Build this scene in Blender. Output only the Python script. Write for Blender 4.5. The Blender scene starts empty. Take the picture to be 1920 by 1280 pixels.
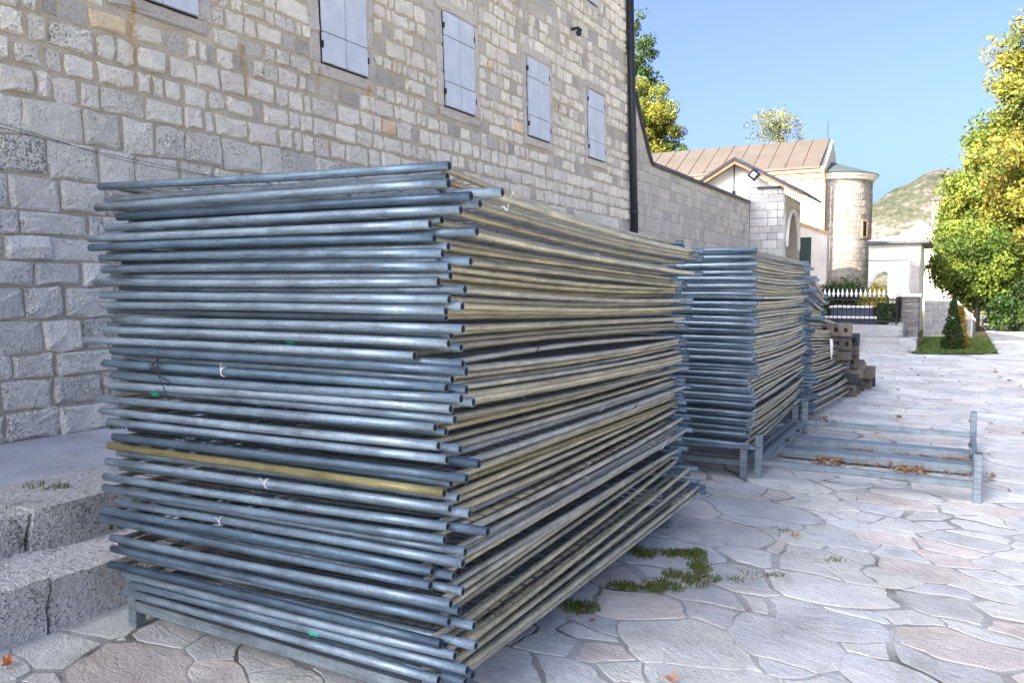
import bpy, math, random
import numpy as np
from mathutils import Vector, Matrix, noise
R = math.radians
S = bpy.context.scene
COL = S.collection

# ---------------------------------------------------------------- camera, sky, sun, exposure
cam_d = bpy.data.cameras.new('camera'); cam = bpy.data.objects.new('camera', cam_d); COL.objects.link(cam)
cam.location = (0, 0, 1.7)
cam.rotation_euler = (R(90) - math.atan(99/1500), 0, R(29.2))
cam_d.sensor_width = 36; cam_d.lens = 36*1500/1920; cam_d.clip_end = 3000; cam_d.clip_start = .05
S.camera = cam
SUN_EL, SUN_AZ = R(29), R(27)            # light travels towards (+sin az, +cos az)
w = bpy.data.worlds.new('World'); S.world = w; w.use_nodes = True
nt = w.node_tree; bg = nt.nodes['Background']
sky = nt.nodes.new('ShaderNodeTexSky'); sky.sky_type = 'NISHITA'; sky.sun_disc = False
sky.sun_elevation = SUN_EL; sky.sun_rotation = SUN_AZ + math.pi
sky.air_density = .29; sky.dust_density = 6.0; sky.ozone_density = 4.5; sky.altitude = 0
nt.links.new(sky.outputs[0], bg.inputs[0]); bg.inputs[1].default_value = .15
sun_d = bpy.data.lights.new('sun', 'SUN'); sun_d.energy = 4.4; sun_d.angle = R(.5); sun_d.color = (1, .88, .70)
sun = bpy.data.objects.new('sun', sun_d); COL.objects.link(sun); sun.location = (-30, -30, 40)
sun.rotation_euler = Vector((math.sin(SUN_AZ)*math.cos(SUN_EL), math.cos(SUN_AZ)*math.cos(SUN_EL), -math.sin(SUN_EL))).to_track_quat('-Z', 'Y').to_euler()
S.view_settings.view_transform = 'Standard'; S.view_settings.look = 'None'
S.view_settings.exposure = 2.38; S.view_settings.gamma = 1

# ---------------------------------------------------------------- helpers
def tag(o, label=None, cat=None, group=None, kind=None):
    if label: o['label'] = label
    if cat: o['category'] = cat
    if group: o['group'] = group
    if kind: o['kind'] = kind
    return o
def empty(name, loc=(0, 0, 0), rz=0, parent=None):
    o = bpy.data.objects.new(name, None); COL.objects.link(o); o.location = loc; o.rotation_euler = (0, 0, rz)
    o.empty_display_size = .1
    if parent: o.parent = parent
    return o
def link_mesh(name, me, parent=None, loc=None, rot=None):
    o = bpy.data.objects.new(name, me); COL.objects.link(o)
    if parent: o.parent = parent
    if loc is not None: o.location = loc
    if rot is not None: o.rotation_euler = rot
    return o
class MB:
    def __init__(s): s.v = []; s.f = []; s.t = []; s.p = []; s.uv = []; s.sm = False
    def add(s, vs, fs, tint=(1, 1, 1), pit=0., uvs=None):
        b = len(s.v); s.v.extend([tuple(q) for q in vs])
        for f in fs:
            s.f.append([i+b for i in f]); s.t.append(tint); s.p.append(pit)
        if uvs is not None: s.uv.extend(uvs)
    def box(s, a, b, bev=0, tint=(1, 1, 1), M=None):
        x0, y0, z0 = a; x1, y1, z1 = b
        if bev <= 0:
            vs = [(x0,y0,z0),(x1,y0,z0),(x1,y1,z0),(x0,y1,z0),(x0,y0,z1),(x1,y0,z1),(x1,y1,z1),(x0,y1,z1)]
            fs = [(0,3,2,1),(4,5,6,7),(0,1,5,4),(1,2,6,5),(2,3,7,6),(3,0,4,7)]
        else:
            e = min(bev, (x1-x0)*.45, (y1-y0)*.45, (z1-z0)*.45); vs = []; fs = []
            for sx in (0, 1):
                for sy in (0, 1):
                    for sz in (0, 1):
                        cx = (x0, x1)[sx]; cy = (y0, y1)[sy]; cz = (z0, z1)[sz]
                        ix = cx+(e if sx == 0 else -e); iy = cy+(e if sy == 0 else -e); iz = cz+(e if sz == 0 else -e)
                        vs += [(cx, iy, iz), (ix, cy, iz), (ix, iy, cz)]
            I = lambda sx, sy, sz, k: (sx*4+sy*2+sz)*3+k
            for q in (0, 1):
                f = [I(q,0,0,0), I(q,1,0,0), I(q,1,1,0), I(q,0,1,0)]; fs.append(f if q else f[::-1])
                f = [I(0,q,0,1), I(0,q,1,1), I(1,q,1,1), I(1,q,0,1)]; fs.append(f if q else f[::-1])
                f = [I(0,0,q,2), I(1,0,q,2), I(1,1,q,2), I(0,1,q,2)]; fs.append(f if q else f[::-1])
            for a_ in (0, 1):
                for b_ in (0, 1):
                    fs.append([I(0,a_,b_,1), I(1,a_,b_,1), I(1,a_,b_,2), I(0,a_,b_,2)])
                    fs.append([I(a_,0,b_,0), I(a_,1,b_,0), I(a_,1,b_,2), I(a_,0,b_,2)])
                    fs.append([I(a_,b_,0,0), I(a_,b_,1,0), I(a_,b_,1,1), I(a_,b_,0,1)])
            for sx in (0, 1):
                for sy in (0, 1):
                    for sz in (0, 1): fs.append([I(sx,sy,sz,0), I(sx,sy,sz,1), I(sx,sy,sz,2)])
        if M: vs = [M @ Vector(q) for q in vs]
        s.add(vs, fs, tint)
    def tube(s, pts, r, n=8, cap=True, tint=(1, 1, 1), r1=None):
        pts = [Vector(p) for p in pts]; vs = []; fs = []; m = len(pts); prev = None
        for i, p in enumerate(pts):
            d = (pts[min(i+1, m-1)]-pts[max(i-1, 0)]).normalized()
            if prev is None: a = d.orthogonal().normalized()
            else: a = (prev-d*prev.dot(d)).normalized()
            prev = a; b = d.cross(a); rr = r if r1 is None else r+(r1-r)*i/(m-1)
            for k in range(n):
                t = 2*math.pi*k/n; vs.append(p+a*math.cos(t)*rr+b*math.sin(t)*rr)
        for i in range(m-1):
            for k in range(n): fs.append([i*n+k, i*n+(k+1) % n, (i+1)*n+(k+1) % n, (i+1)*n+k])
        if cap: fs.append(list(range(n))[::-1]); fs.append([(m-1)*n+k for k in range(n)])
        s.add(vs, fs, tint)
    def prism(s, poly, a, b, axis='z', tint=(1, 1, 1)):     # poly of 2d points extruded from a to b along axis
        n = len(poly); mk = {'z': lambda p, q: (p[0], p[1], q), 'y': lambda p, q: (p[0], q, p[1]), 'x': lambda p, q: (q, p[0], p[1])}[axis]
        vs = [mk(p, a) for p in poly]+[mk(p, b) for p in poly]
        fs = [list(range(n))[::-1], [n+i for i in range(n)]]+[[i, (i+1) % n, n+(i+1) % n, n+i] for i in range(n)]
        s.add(vs, fs, tint)
    def mesh(s, name, mat, smooth=False):
        me = bpy.data.meshes.new(name); me.from_pydata(s.v, [], s.f)
        if mat: me.materials.append(mat)
        nf = len(s.f)
        at = me.attributes.new('tint', 'FLOAT_COLOR', 'FACE')
        c = np.ones((nf, 4), 'f'); c[:, :3] = np.array(s.t, 'f').reshape(nf, 3); at.data.foreach_set('color', c.ravel())
        at = me.attributes.new('pit', 'FLOAT', 'FACE'); at.data.foreach_set('value', np.array(s.p, 'f'))
        if s.uv:
            ul = me.uv_layers.new(name='UVMap'); li = np.empty(len(me.loops), 'i'); me.loops.foreach_get('vertex_index', li)
            ul.data.foreach_set('uv', np.array(s.uv, 'f')[li].ravel())
        if smooth: me.polygons.foreach_set('use_smooth', np.ones(nf, bool))
        me.update(); return me
    def build(s, name, mat, parent=None, smooth=False, loc=None, rot=None):
        return link_mesh(name, s.mesh(name, mat, smooth), parent, loc, rot)

# ---------------------------------------------------------------- materials
def mat(name, base=(.5, .5, .5), rough=.7, metal=0., spec=None):
    m = bpy.data.materials.new(name); m.use_nodes = True; b = m.node_tree.nodes['Principled BSDF']
    b.inputs['Base Color'].default_value = (*base, 1); b.inputs['Roughness'].default_value = rough; b.inputs['Metallic'].default_value = metal
    if spec is not None: b.inputs['Specular IOR Level'].default_value = spec
    return m
class NT:
    def __init__(s, m): s.t = m.node_tree; s.b = s.t.nodes['Principled BSDF']; s.o = s.t.nodes['Material Output']
    def n(s, typ, **k):
        x = s.t.nodes.new(typ)
        for a, v in k.items(): setattr(x, a, v)
        return x
    def l(s, a, b): s.t.links.new(a, b)
    def coord(s, which='Object', scale=(1, 1, 1)):
        c = s.n('ShaderNodeTexCoord'); mp = s.n('ShaderNodeMapping'); mp.inputs['Scale'].default_value = scale
        s.l(c.outputs[which], mp.inputs[0]); return mp.outputs[0]
    def geo(s, scale=(1, 1, 1)):
        c = s.n('ShaderNodeNewGeometry'); mp = s.n('ShaderNodeMapping'); mp.inputs['Scale'].default_value = scale
        s.l(c.outputs['Position'], mp.inputs[0]); return mp.outputs[0]
    def noise(s, vec, scale, detail=4, rough=.55, dist=0):
        x = s.n('ShaderNodeTexNoise'); x.inputs['Scale'].default_value = scale; x.inputs['Detail'].default_value = detail
        x.inputs['Roughness'].default_value = rough; x.inputs['Distortion'].default_value = dist; s.l(vec, x.inputs['Vector']); return x.outputs['Fac']
    def ramp(s, fac, stops):
        x = s.n('ShaderNodeValToRGB'); e = x.color_ramp.elements
        while len(e) < len(stops): e.new(.5)
        for q, (p, c) in zip(e, stops): q.position = p; q.color = (*c, 1) if len(c) == 3 else c
        s.l(fac, x.inputs[0]); return x.outputs[0]
    def mix(s, a, b, fac=.5, mode='MIX'):
        x = s.n('ShaderNodeMix', data_type='RGBA', blend_type=mode)
        for sock, v in ((x.inputs[0], fac), (x.inputs[6], a), (x.inputs[7], b)):
            if isinstance(v, (int, float)): sock.default_value = v
            elif isinstance(v, tuple): sock.default_value = (*v, 1)
            else: s.l(v, sock)
        return x.outputs[2]
    def math(s, op, a, b=0.):
        x = s.n('ShaderNodeMath', operation=op)
        for sock, v in ((x.inputs[0], a), (x.inputs[1], b)):
            if isinstance(v, (int, float)): sock.default_value = v
            else: s.l(v, sock)
        return x.outputs[0]
    def attr(s, name, out='Color'):
        x = s.n('ShaderNodeAttribute'); x.attribute_name = name; return x.outputs[out]
    def color(s, c): s.l(c, s.b.inputs['Base Color'])
    def rough(s, c): s.l(c, s.b.inputs['Roughness'])
    def bump(s, h, strength=.5, dist=.01):
        x = s.n('ShaderNodeBump'); x.inputs['Strength'].default_value = strength; x.inputs['Distance'].default_value = dist
        s.l(h, x.inputs['Height'])
        if s.b.inputs['Normal'].is_linked: s.l(s.b.inputs['Normal'].links[0].from_socket, x.inputs['Normal'])
        s.l(x.outputs[0], s.b.inputs['Normal'])

RUSTC = (.50, .27, .07)
STAINS = [(4.72, 4.25, .9, .06), (6.0, 4.2, .8, .05), (7.1, 4.25, .35, .05), (8.0, 4.22, .55, .06), (9.55, 4.25, .3, .04), (15.8, 2.6, .5, .10)]   # y, top z, length, half width of rust runs
def rust_mask(t):
    g_ = t.n('ShaderNodeNewGeometry'); x = t.n('ShaderNodeSeparateXYZ'); t.l(g_.outputs['Position'], x.inputs[0]); tot = None
    nz = t.math('MULTIPLY', t.math('SUBTRACT', t.noise(g_.outputs['Position'], 9, 3), .5), .16)
    for (y, z, L, hw) in STAINS:
        dy = t.math('ABSOLUTE', t.math('ADD', t.math('SUBTRACT', x.outputs[1], y), nz))
        a = t.math('MAXIMUM', t.math('SUBTRACT', 1., t.math('DIVIDE', dy, hw)), 0.)
        b2 = t.math('DIVIDE', t.math('SUBTRACT', x.outputs[2], z-L), L)
        ok = t.math('MULTIPLY', t.math('LESS_THAN', b2, 1.), t.math('MAXIMUM', t.math('MINIMUM', b2, 1.), 0.))
        q = t.math('MULTIPLY', a, ok); tot = q if tot is None else t.math('MAXIMUM', tot, q)
    return t.math('MULTIPLY', tot, .85)
def mk_stone(name, sc=1., pit=1.):
    m = mat(name, rough=.9, spec=.25); t = NT(m); P = t.geo()
    n1 = t.noise(P, 7*sc, 5, .65); n2 = t.noise(P, 32*sc, 4, .7); n3 = t.noise(P, 95*sc, 2, .6)
    c = t.mix(t.attr('tint'), t.ramp(n1, [(.3, (.86, .86, .86)), (.5, (1.03, 1.03, 1.01)), (.75, (1.14, 1.13, 1.09))]), 1., 'MULTIPLY')
    c = t.mix(c, t.ramp(n3, [(.3, (.82, .82, .83)), (.55, (1.06, 1.06, 1.05))]), .8, 'MULTIPLY')
    # black lichen and pits, more of it where the pit attribute is high
    n4 = t.noise(P, 58*sc, 3, .75, .6)
    k = t.math('ADD', t.math('MULTIPLY', n4, .72), t.math('MULTIPLY', n1, .28))
    k = t.math('ADD', k, t.math('MULTIPLY', t.attr('pit', 'Fac'), .13*pit))
    pm = t.ramp(k, [(.585, (0, 0, 0)), (.665, (1, 1, 1))])
    c = t.mix(c, (.12, .12, .125), t.math('MULTIPLY', pm, .72))
    c = t.mix(c, RUSTC, rust_mask(t)) if sc == 1. else c
    t.color(c)
    h = t.math('SUBTRACT', t.math('ADD', t.math('MULTIPLY', n1, .9), t.math('ADD', t.math('MULTIPLY', n2, .9), t.math('MULTIPLY', n3, .4))), t.math('MULTIPLY', pm, .5))
    t.bump(h, 1., .04/sc); return m
M_STONE = mk_stone('wall_stone'); M_FSTONE = mk_stone('far_stone', .5, .6)
M_MORTAR = mat('mortar', rough=.95, spec=.2); t = NT(M_MORTAR); P = t.geo()
n1 = t.noise(P, 3, 5, .6); n2 = t.noise(P, 40, 4, .7)
c = t.ramp(n1, [(.25, (.39, .345, .255)), (.5, (.48, .43, .325)), (.75, (.57, .515, .40))])
c = t.mix(c, t.ramp(n2, [(.3, (.7, .7, .7)), (.65, (1.1, 1.1, 1.1))]), .7, 'MULTIPLY'); c = t.mix(c, RUSTC, rust_mask(t)); t.color(c); t.bump(n2, .9, .012)
M_JOINT = mat('dark_joint', (.20, .18, .15), .95)
M_RUST = mat('rust_stain', (.45, .24, .07), .9)
# flagstones: cleft limestone with a grain that follows each slab's own uv direction
M_FLAG = mat('flagstone', rough=.8, spec=.3); t = NT(M_FLAG)
U = t.coord('UV'); US = t.coord('UV', (2.6, 7.5, 1)); P = t.geo()
n1 = t.noise(US, 1.9, 9, .72, .5); n2 = t.noise(U, 3, 5, .6, .4); n3 = t.noise(P, 55, 4, .7); n4 = t.noise(P, 1.1, 3, .5)
c = t.mix(t.attr('tint'), t.ramp(n1, [(.30, (.62, .63, .65)), (.40, (.92, .92, .92)), (.55, (1.0, 1.0, 1.0)), (.7, (1.12, 1.12, 1.12))]), .7, 'MULTIPLY')
c = t.mix(c, t.ramp(n2, [(.3, (.82, .84, .88)), (.6, (1.05, 1.04, 1.02))]), .9, 'MULTIPLY')
c = t.mix(c, t.ramp(n3, [(.25, (.55, .54, .52)), (.45, (1, 1, 1)), (.7, (1.06, 1.06, 1.06))]), .7, 'MULTIPLY')
c = t.mix(c, t.ramp(n4, [(.33, (.78, .77, .75)), (.6, (1.05, 1.05, 1.05))]), .9, 'MULTIPLY'); n5 = t.noise(P, 4.5, 5, .7); c = t.mix(c, t.ramp(n5, [(.33, (.72, .69, .64)), (.46, (1, 1, 1))]), .7, 'MULTIPLY'); t.color(c)
t.bump(t.math('ADD', n1, t.math('ADD', t.math('MULTIPLY', n2, .5), t.math('MULTIPLY', n3, .55))), 1., .026)
M_BED = mat('paving_mortar', rough=.95, spec=.2); t = NT(M_BED); P = t.geo(); n1 = t.noise(P, 2.2, 5, .6); n2 = t.noise(P, 60, 3, .7)
c = t.ramp(n1, [(.34, (.15, .14, .12)), (.43, (.32, .305, .275)), (.6, (.46, .445, .41))])
c = t.mix(c, t.ramp(n2, [(.3, (.7, .7, .7)), (.65, (1.1, 1.1, 1.1))]), .7, 'MULTIPLY'); t.color(c); t.bump(n2, .8, .01)
M_EARTH = mat('earth', rough=1, spec=.1); t = NT(M_EARTH); P = t.geo(); n1 = t.noise(P, .35, 6, .6); n2 = t.noise(P, 8, 4, .7)
c = t.ramp(n1, [(.35, (.09, .10, .03)), (.5, (.16, .14, .06)), (.65, (.26, .21, .13))])
c = t.mix(c, t.ramp(n2, [(.3, (.6, .6, .6)), (.65, (1.15, 1.15, 1.15))]), .8, 'MULTIPLY'); t.color(c)

def mk_zinc(name, cols, metal=.5, rough=.45, axis=0):
    """weathered zinc: tone differs from tube to tube, with streaks along the tube, dull patches, scratches and a little rust"""
    m = mat(name, rough=rough, metal=metal); t = NT(m); oi = t.n('ShaderNodeObjectInfo')
    P = t.geo(); ls = [45, 45, 45]; ls[axis] = 2.2; O = t.geo(tuple(ls)); ls2 = [150, 150, 150]; ls2[axis] = 5; O2 = t.geo(tuple(ls2))
    n1 = t.noise(P, 7, 5, .65); n2 = t.noise(P, 70, 3, .7); st_ = t.noise(O, 1, 4, .6); sc_ = t.noise(O2, 1, 2, .5)
    c = t.ramp(oi.outputs['Random'], [(k/(len(cols)-1), q) for k, q in enumerate(cols)])
    c = t.mix(c, t.ramp(n1, [(.32, (.66, .67, .68)), (.48, (.97, .97, .97)), (.58, (1.05, 1.05, 1.05)), (.7, (1.28, 1.27, 1.24))]), .9, 'MULTIPLY')
    c = t.mix(c, t.ramp(st_, [(.34, (.62, .63, .64)), (.5, (1, 1, 1)), (.66, (1.22, 1.22, 1.2))]), .85, 'MULTIPLY')
    c = t.mix(c, t.ramp(sc_, [(.66, (1, 1, 1)), (.72, (1.7, 1.7, 1.65))]), .6, 'MULTIPLY')
    c = t.mix(c, t.ramp(n2, [(.3, (.72, .72, .72)), (.6, (1.08, 1.08, 1.08))]), .8, 'MULTIPLY')
    ru = t.noise(P, 13, 5, .75)
    c = t.mix(c, (.13, .07, .035), t.math('MULTIPLY', t.ramp(ru, [(.64, (0, 0, 0)), (.70, (1, 1, 1))]), .7))
    t.color(c); t.rough(t.math('ADD', t.math('MULTIPLY', n1, .45), rough-.2)); t.bump(n2, .25, .002); return m
M_POST = mk_zinc('galvanised_post', [(.06, .095, .135), (.13, .185, .235), (.22, .285, .34), (.105, .165, .215), (.25, .315, .365), (.17, .23, .275)])
M_RAIL = mk_zinc('bounce_tinted_rail', [(.24, .225, .17), (.42, .37, .23), (.50, .46, .33), (.33, .335, .31), (.46, .40, .23), (.38, .365, .31)], .35, .45, 1)  # khaki zinc, its warmth partly sunlight bounced from the yard, painted in
M_YEL = mk_zinc('yellowed_zinc', [(.17, .15, .065), (.21, .185, .085)], .3)
M_BORE = mat('pipe_bore', (.035, .045, .055), .85, .2)  # dull oxidised bore, coloured extra dark to carry the shade inside open ends
M_WIRE = mat('wire', (.26, .29, .31), .45, .5)
M_RACK = mk_zinc('galvanised_rack', [(.19, .23, .25), (.26, .305, .325)], .5, .45)
M_BLACK = mat('black_plastic', (.012, .012, .015), .5)
M_WHITEP = mat('white_plastic', (.75, .75, .72), .5)
M_GREENP = mat('green_tape', (.02, .35, .22), .5)
M_SHUT = mat('shutter_paint', (.46, .53, .60), .55); t = NT(M_SHUT); P = t.geo(); n1 = t.noise(P, 4, 5, .6)
t.color(t.ramp(n1, [(.3, (.44, .49, .54)), (.6, (.53, .58, .63)), (.8, (.58, .62, .65))]))
M_PIPE = mat('dark_pipe', (.018, .02, .026), .45, .1)
M_DARK = mat('dark_void', (.02, .02, .022), .9)
M_PLASTER = mat('white_plaster', (.74, .71, .65), .9); t = NT(M_PLASTER); P = t.geo(); n1 = t.noise(P, 1.3, 6, .65)
t.color(t.ramp(n1, [(.3, (.62, .58, .51)), (.55, (.75, .72, .66)), (.8, (.79, .77, .73))])); t.bump(t.noise(P, 25, 3), .4, .01)
M_CORN = mat('ochre_cornice', (.52, .30, .15), .85); t = NT(M_CORN); n1 = t.noise(t.geo(), 5, 4); t.color(t.ramp(n1, [(.3, (.42, .24, .13)), (.7, (.58, .36, .20))]))
M_ROOF = mat('brown_sheet_roof', (.30, .21, .15), .7, .0); t = NT(M_ROOF); P = t.geo(); n1 = t.noise(P, .9, 5, .6); n2 = t.noise(t.geo((1, 1, 3)), 2.5, 4, .6)
c = t.ramp(n1, [(.3, (.056, .051, .042)), (.55, (.073, .066, .054)), (.75, (.082, .067, .057))]); t.color(t.mix(c, t.ramp(n2, [(.42, (1, 1, 1)), (.62, (1.12, .86, .82))]), .8, 'MULTIPLY'))
M_TEAL = mat('patina_roof', (.045, .062, .06), .7, .0)
M_SLATE = mat('dark_roof', (.05, .055, .065), .6); t = NT(M_SLATE); t.color(t.ramp(t.noise(t.geo(), 6, 4), [(.3, (.035, .04, .05)), (.7, (.085, .09, .10))]))
M_IRON = mat('black_iron', (.012, .013, .016), .5, .3)
M_WPAINT = mat('white_paint', (.78, .78, .76), .5)
M_DOOR = mat('green_door', (.015, .045, .05), .5)
M_BARK = mat('bark', (.10, .075, .055), .95); t = NT(M_BARK); n1 = t.noise(t.geo((6, 6, 1.5)), 3, 5, .7); t.color(t.ramp(n1, [(.3, (.05, .04, .03)), (.7, (.17, .135, .10))])); t.bump(n1, 1, .03)
M_CONC = mat('concrete', (.30, .26, .20), .9); t = NT(M_CONC); P = t.geo(); n1 = t.noise(P, 6, 5, .7)
t.color(t.mix(t.attr('tint'), t.ramp(n1, [(.3, (.65, .65, .65)), (.6, (1.05, 1.05, 1.05))]), 1., 'MULTIPLY')); t.bump(n1, .6, .01)
M_PATH = mat('light_path', (.42, .38, .32), .9); t = NT(M_PATH); t.color(t.ramp(t.noise(t.geo(), 1.2, 5), [(.3, (.60, .57, .51)), (.7, (.72, .69, .63))]))
def mk_leaf(name, trans=.3):
    m = bpy.data.materials.new(name); m.use_nodes = True; t = NT(m)
    a = t.attr('tint'); t.color(a); t.b.inputs['Roughness'].default_value = .6; t.b.inputs['Specular IOR Level'].default_value = .2
    tr = t.n('ShaderNodeBsdfTranslucent'); t.l(a, tr.inputs[0]); mx = t.n('ShaderNodeMixShader'); mx.inputs[0].default_value = trans
    t.l(t.b.outputs[0], mx.inputs[1]); t.l(tr.outputs[0], mx.inputs[2]); t.l(mx.outputs[0], t.o.inputs[0]); return m
M_LEAF = mk_leaf('leaf'); M_GRASS = mk_leaf('grass_blade', .25); M_DRY = mk_leaf('dry_leaf', .1)

# ---------------------------------------------------------------- camera projection (to rank pieces by how large they show)
_Y, _P = R(29.2), math.atan(99/1500)
def proj(X, Y, Z):
    r = X*math.cos(_Y)+Y*math.sin(_Y); f = -X*math.sin(_Y)+Y*math.cos(_Y); z = Z-1.7
    d = f*math.cos(_P)-z*math.sin(_P); u = f*math.sin(_P)+z*math.cos(_P)
    if d < .2: return None
    return 960+1500*r/d, 640-1500*u/d, d
def shown(pts):          # bounding-box area in the photograph, 0 when out of frame
    q = [proj(*p) for p in pts]
    if any(x is None for x in q): return 0
    xs = [min(max(x[0], 0), 1920) for x in q]; ys = [min(max(x[1], 0), 1280) for x in q]
    return (max(xs)-min(xs))*(max(ys)-min(ys))

# ---------------------------------------------------------------- stones laid in courses on a face
def stone_piece(rng, u0, u1, v0, v1, depth, jit, rough=1.):
    """irregular block: ring on the wall, proud ring, inner bumpy ring. (u, v, out) coordinates"""
    w_, h_ = u1-u0, v1-v0; jit = min(jit, .2*min(w_, h_)); ch = min(w_, h_)*rng.uniform(.03, .10)
    m = rng.uniform(.35, .65); m2 = rng.uniform(.35, .65)
    base = [(u0+ch, v0), (u0+w_*m, v0), (u1-ch, v0), (u1, v0+ch), (u1, v0+h_*m2), (u1, v1-ch), (u1-ch, v1), (u0+w_*(1-m), v1), (u0+ch, v1), (u0, v1-ch), (u0, v0+h_*(1-m2)), (u0, v0+ch)]
    j = lambda: rng.uniform(-jit, jit)*.7
    base = [(a+j(), b+j()) for a, b in base]
    cx, cy = (u0+u1)/2, (v0+v1)/2; n = len(base); vs = []; fs = []
    for k, (ins, dz, rr) in enumerate(((0, -.03, 0), (.0, depth*.45, .12), (.16, depth, .5))):
        for a, b in base:
            vs.append((a+(cx-a)*ins, b+(cy-b)*ins*1.1, dz+rng.uniform(-1, 1)*rr*depth*rough))
    vs.append((cx+rng.uniform(-.1, .1)*w_, cy+rng.uniform(-.1, .1)*h_, depth*(1+rng.uniform(-.4, .5)*rough)))
    for k in range(2):
        for i in range(n): fs.append([k*n+i, k*n+(i+1) % n, (k+1)*n+(i+1) % n, (k+1)*n+i])
    for i in range(n): fs.append([2*n+i, 2*n+(i+1) % n, 3*n])
    return vs, fs
def lay_courses(rng, u0, u1, v0, v1, hfun, wfun, gfun, holes=()):
    out = []; v = v0
    while v < v1-.05:
        h = min(hfun(rng, v), v1-v)
        if v1-v-h < .06: h = v1-v
        spans = [(u0, u1)]
        for (a, b, c, d) in holes:
            if v+h > c+.07 and v < d-.07:
                ns = []
                for (s, e) in spans:
                    if b <= s or a >= e: ns.append((s, e)); continue
                    if a > s: ns.append((s, a))
                    if b < e: ns.append((b, e))
                spans = ns
        cls = rng.random()
        for (s, e) in spans:
            u = s
            while u < e-.03:
                w_ = wfun(rng, v, h)
                if e-u-w_ < .10: w_ = e-u
                g = gfun(rng, v)
                out.append((u+g*.5, u+w_-g*.5, v+g*.5, v+h-g*.5, v, cls)); u += w_
        v += h
    return [o for o in out if o[1]-o[0] > .03 and o[3]-o[2] > .03]
def put_stones(rects, face, world, parent, rng, style, material, cap=300, pname='stone', minpx=70):
    """face(u,v,o)->local point, world(local)->world point for ranking"""
    ranked = []
    for rc in rects:
        u0, u1, v0, v1 = rc[:4]
        a = shown([world(face(u, v, 0)) for u, v in ((u0, v0), (u1, v0), (u1, v1), (u0, v1))])
        ranked.append((a, rc))
    ranked.sort(key=lambda q: -q[0]); rest = MB()
    for i, (a, rc) in enumerate(ranked):
        depth, jit, tint, pit = style(rng, rc)
        vs, fs = stone_piece(rng, *rc[:4], depth, jit)
        P = [face(*q) for q in vs]
        if i < cap and a > minpx:
            mb = MB(); mb.add(P, fs, tint, pit); mb.build(pname, material, parent)
        else: rest.add(P, fs, tint, pit)
    if rest.v: tag(rest.build(pname+'work', material, parent), kind='stuff')

# ================================================================= GROUND
rng = random.Random(5)
g = MB(); g.add([(-900, -600, -.03), (900, -600, -.03), (900, 1500, -.03), (-900, 1500, -.03)], [(0, 1, 2, 3)])
tag(g.build('ground', M_EARTH), 'brown and green earth around the paved yard', kind='structure')
b = MB(); b.add([(-4.6, -7, 0), (14, -7, 0), (14, 23.4, 0), (3.2, 31, 0), (3.0, 60, 0), (.9, 60, 0), (.95, 24.2, 0), (-1.0, 23.0, 0), (-1.6, 27.5, 0), (-4.6, 28, 0)], [range(10)])
paving = tag(b.build('paving', M_BED), 'pale irregular flagstone paving of the yard', kind='structure')
b = MB(); b.add([(5.9, -25, -.006), (40, -25, -.006), (40, 25, -.006), (5.9, 25, -.006)], [(0, 1, 2, 3)])  # yard continued out of view, added pale to bounce sunlight onto wall and stacks
tag(b.build('yard', M_PATH), 'unseen pale yard beyond the flagstones, added to bounce sunlight', kind='structure')
# ---- irregular flagstones (warped voronoi cells)
def voronoi_cells(pts, R_, rad):
    P = np.array(pts)
    for i, p in enumerate(P):
        d2 = ((P-p)**2).sum(1); idx = np.argsort(d2)[1:22]
        poly = [(p[0]-R_, p[1]-R_), (p[0]+R_, p[1]-R_), (p[0]+R_, p[1]+R_), (p[0]-R_, p[1]+R_)]
        for j in idx:
            q = P[j]; n_ = (q-p); L = math.hypot(*n_); n_ = n_/L
            off = L/2+(rad[i]**2-rad[j]**2)*.30/L
            new = []
            for k in range(len(poly)):
                a, c = poly[k], poly[(k+1) % len(poly)]
                da = (a[0]-p[0])*n_[0]+(a[1]-p[1])*n_[1]-off; dc = (c[0]-p[0])*n_[0]+(c[1]-p[1])*n_[1]-off
                if da <= 0: new.append(a)
                if (da < 0) != (dc < 0):
                    s = da/(da-dc); new.append((a[0]+(c[0]-a[0])*s, a[1]+(c[1]-a[1])*s))
            poly = new
            if not poly: break
        yield i, poly
def inset_poly(poly, g_):
    n = len(poly); out = []
    cx = sum(p[0] for p in poly)/n; cy = sum(p[1] for p in poly)/n
    pl = poly
    for k in range(n):
        a, c = poly[k], poly[(k+1) % n]; ex, ey = c[0]-a[0], c[1]-a[1]; L = math.hypot(ex, ey)
        if L < 1e-5: continue
        nx, ny = ey/L, -ex/L
        if (cx-a[0])*nx+(cy-a[1])*ny > 0: nx, ny = -nx, -ny
        gg = g_(k); new = []
        for i in range(len(pl)):
            p, q = pl[i], pl[(i+1) % len(pl)]
            dp = (p[0]-a[0])*nx+(p[1]-a[1])*ny+gg; dq = (q[0]-a[0])*nx+(q[1]-a[1])*ny+gg
            if dp <= 0: new.append(p)
            if (dp < 0) != (dq < 0): s = dp/(dp-dq); new.append((p[0]+(q[0]-p[0])*s, p[1]+(q[1]-p[1])*s))
        pl = new
        if len(pl) < 3: return []
    return pl
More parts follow.
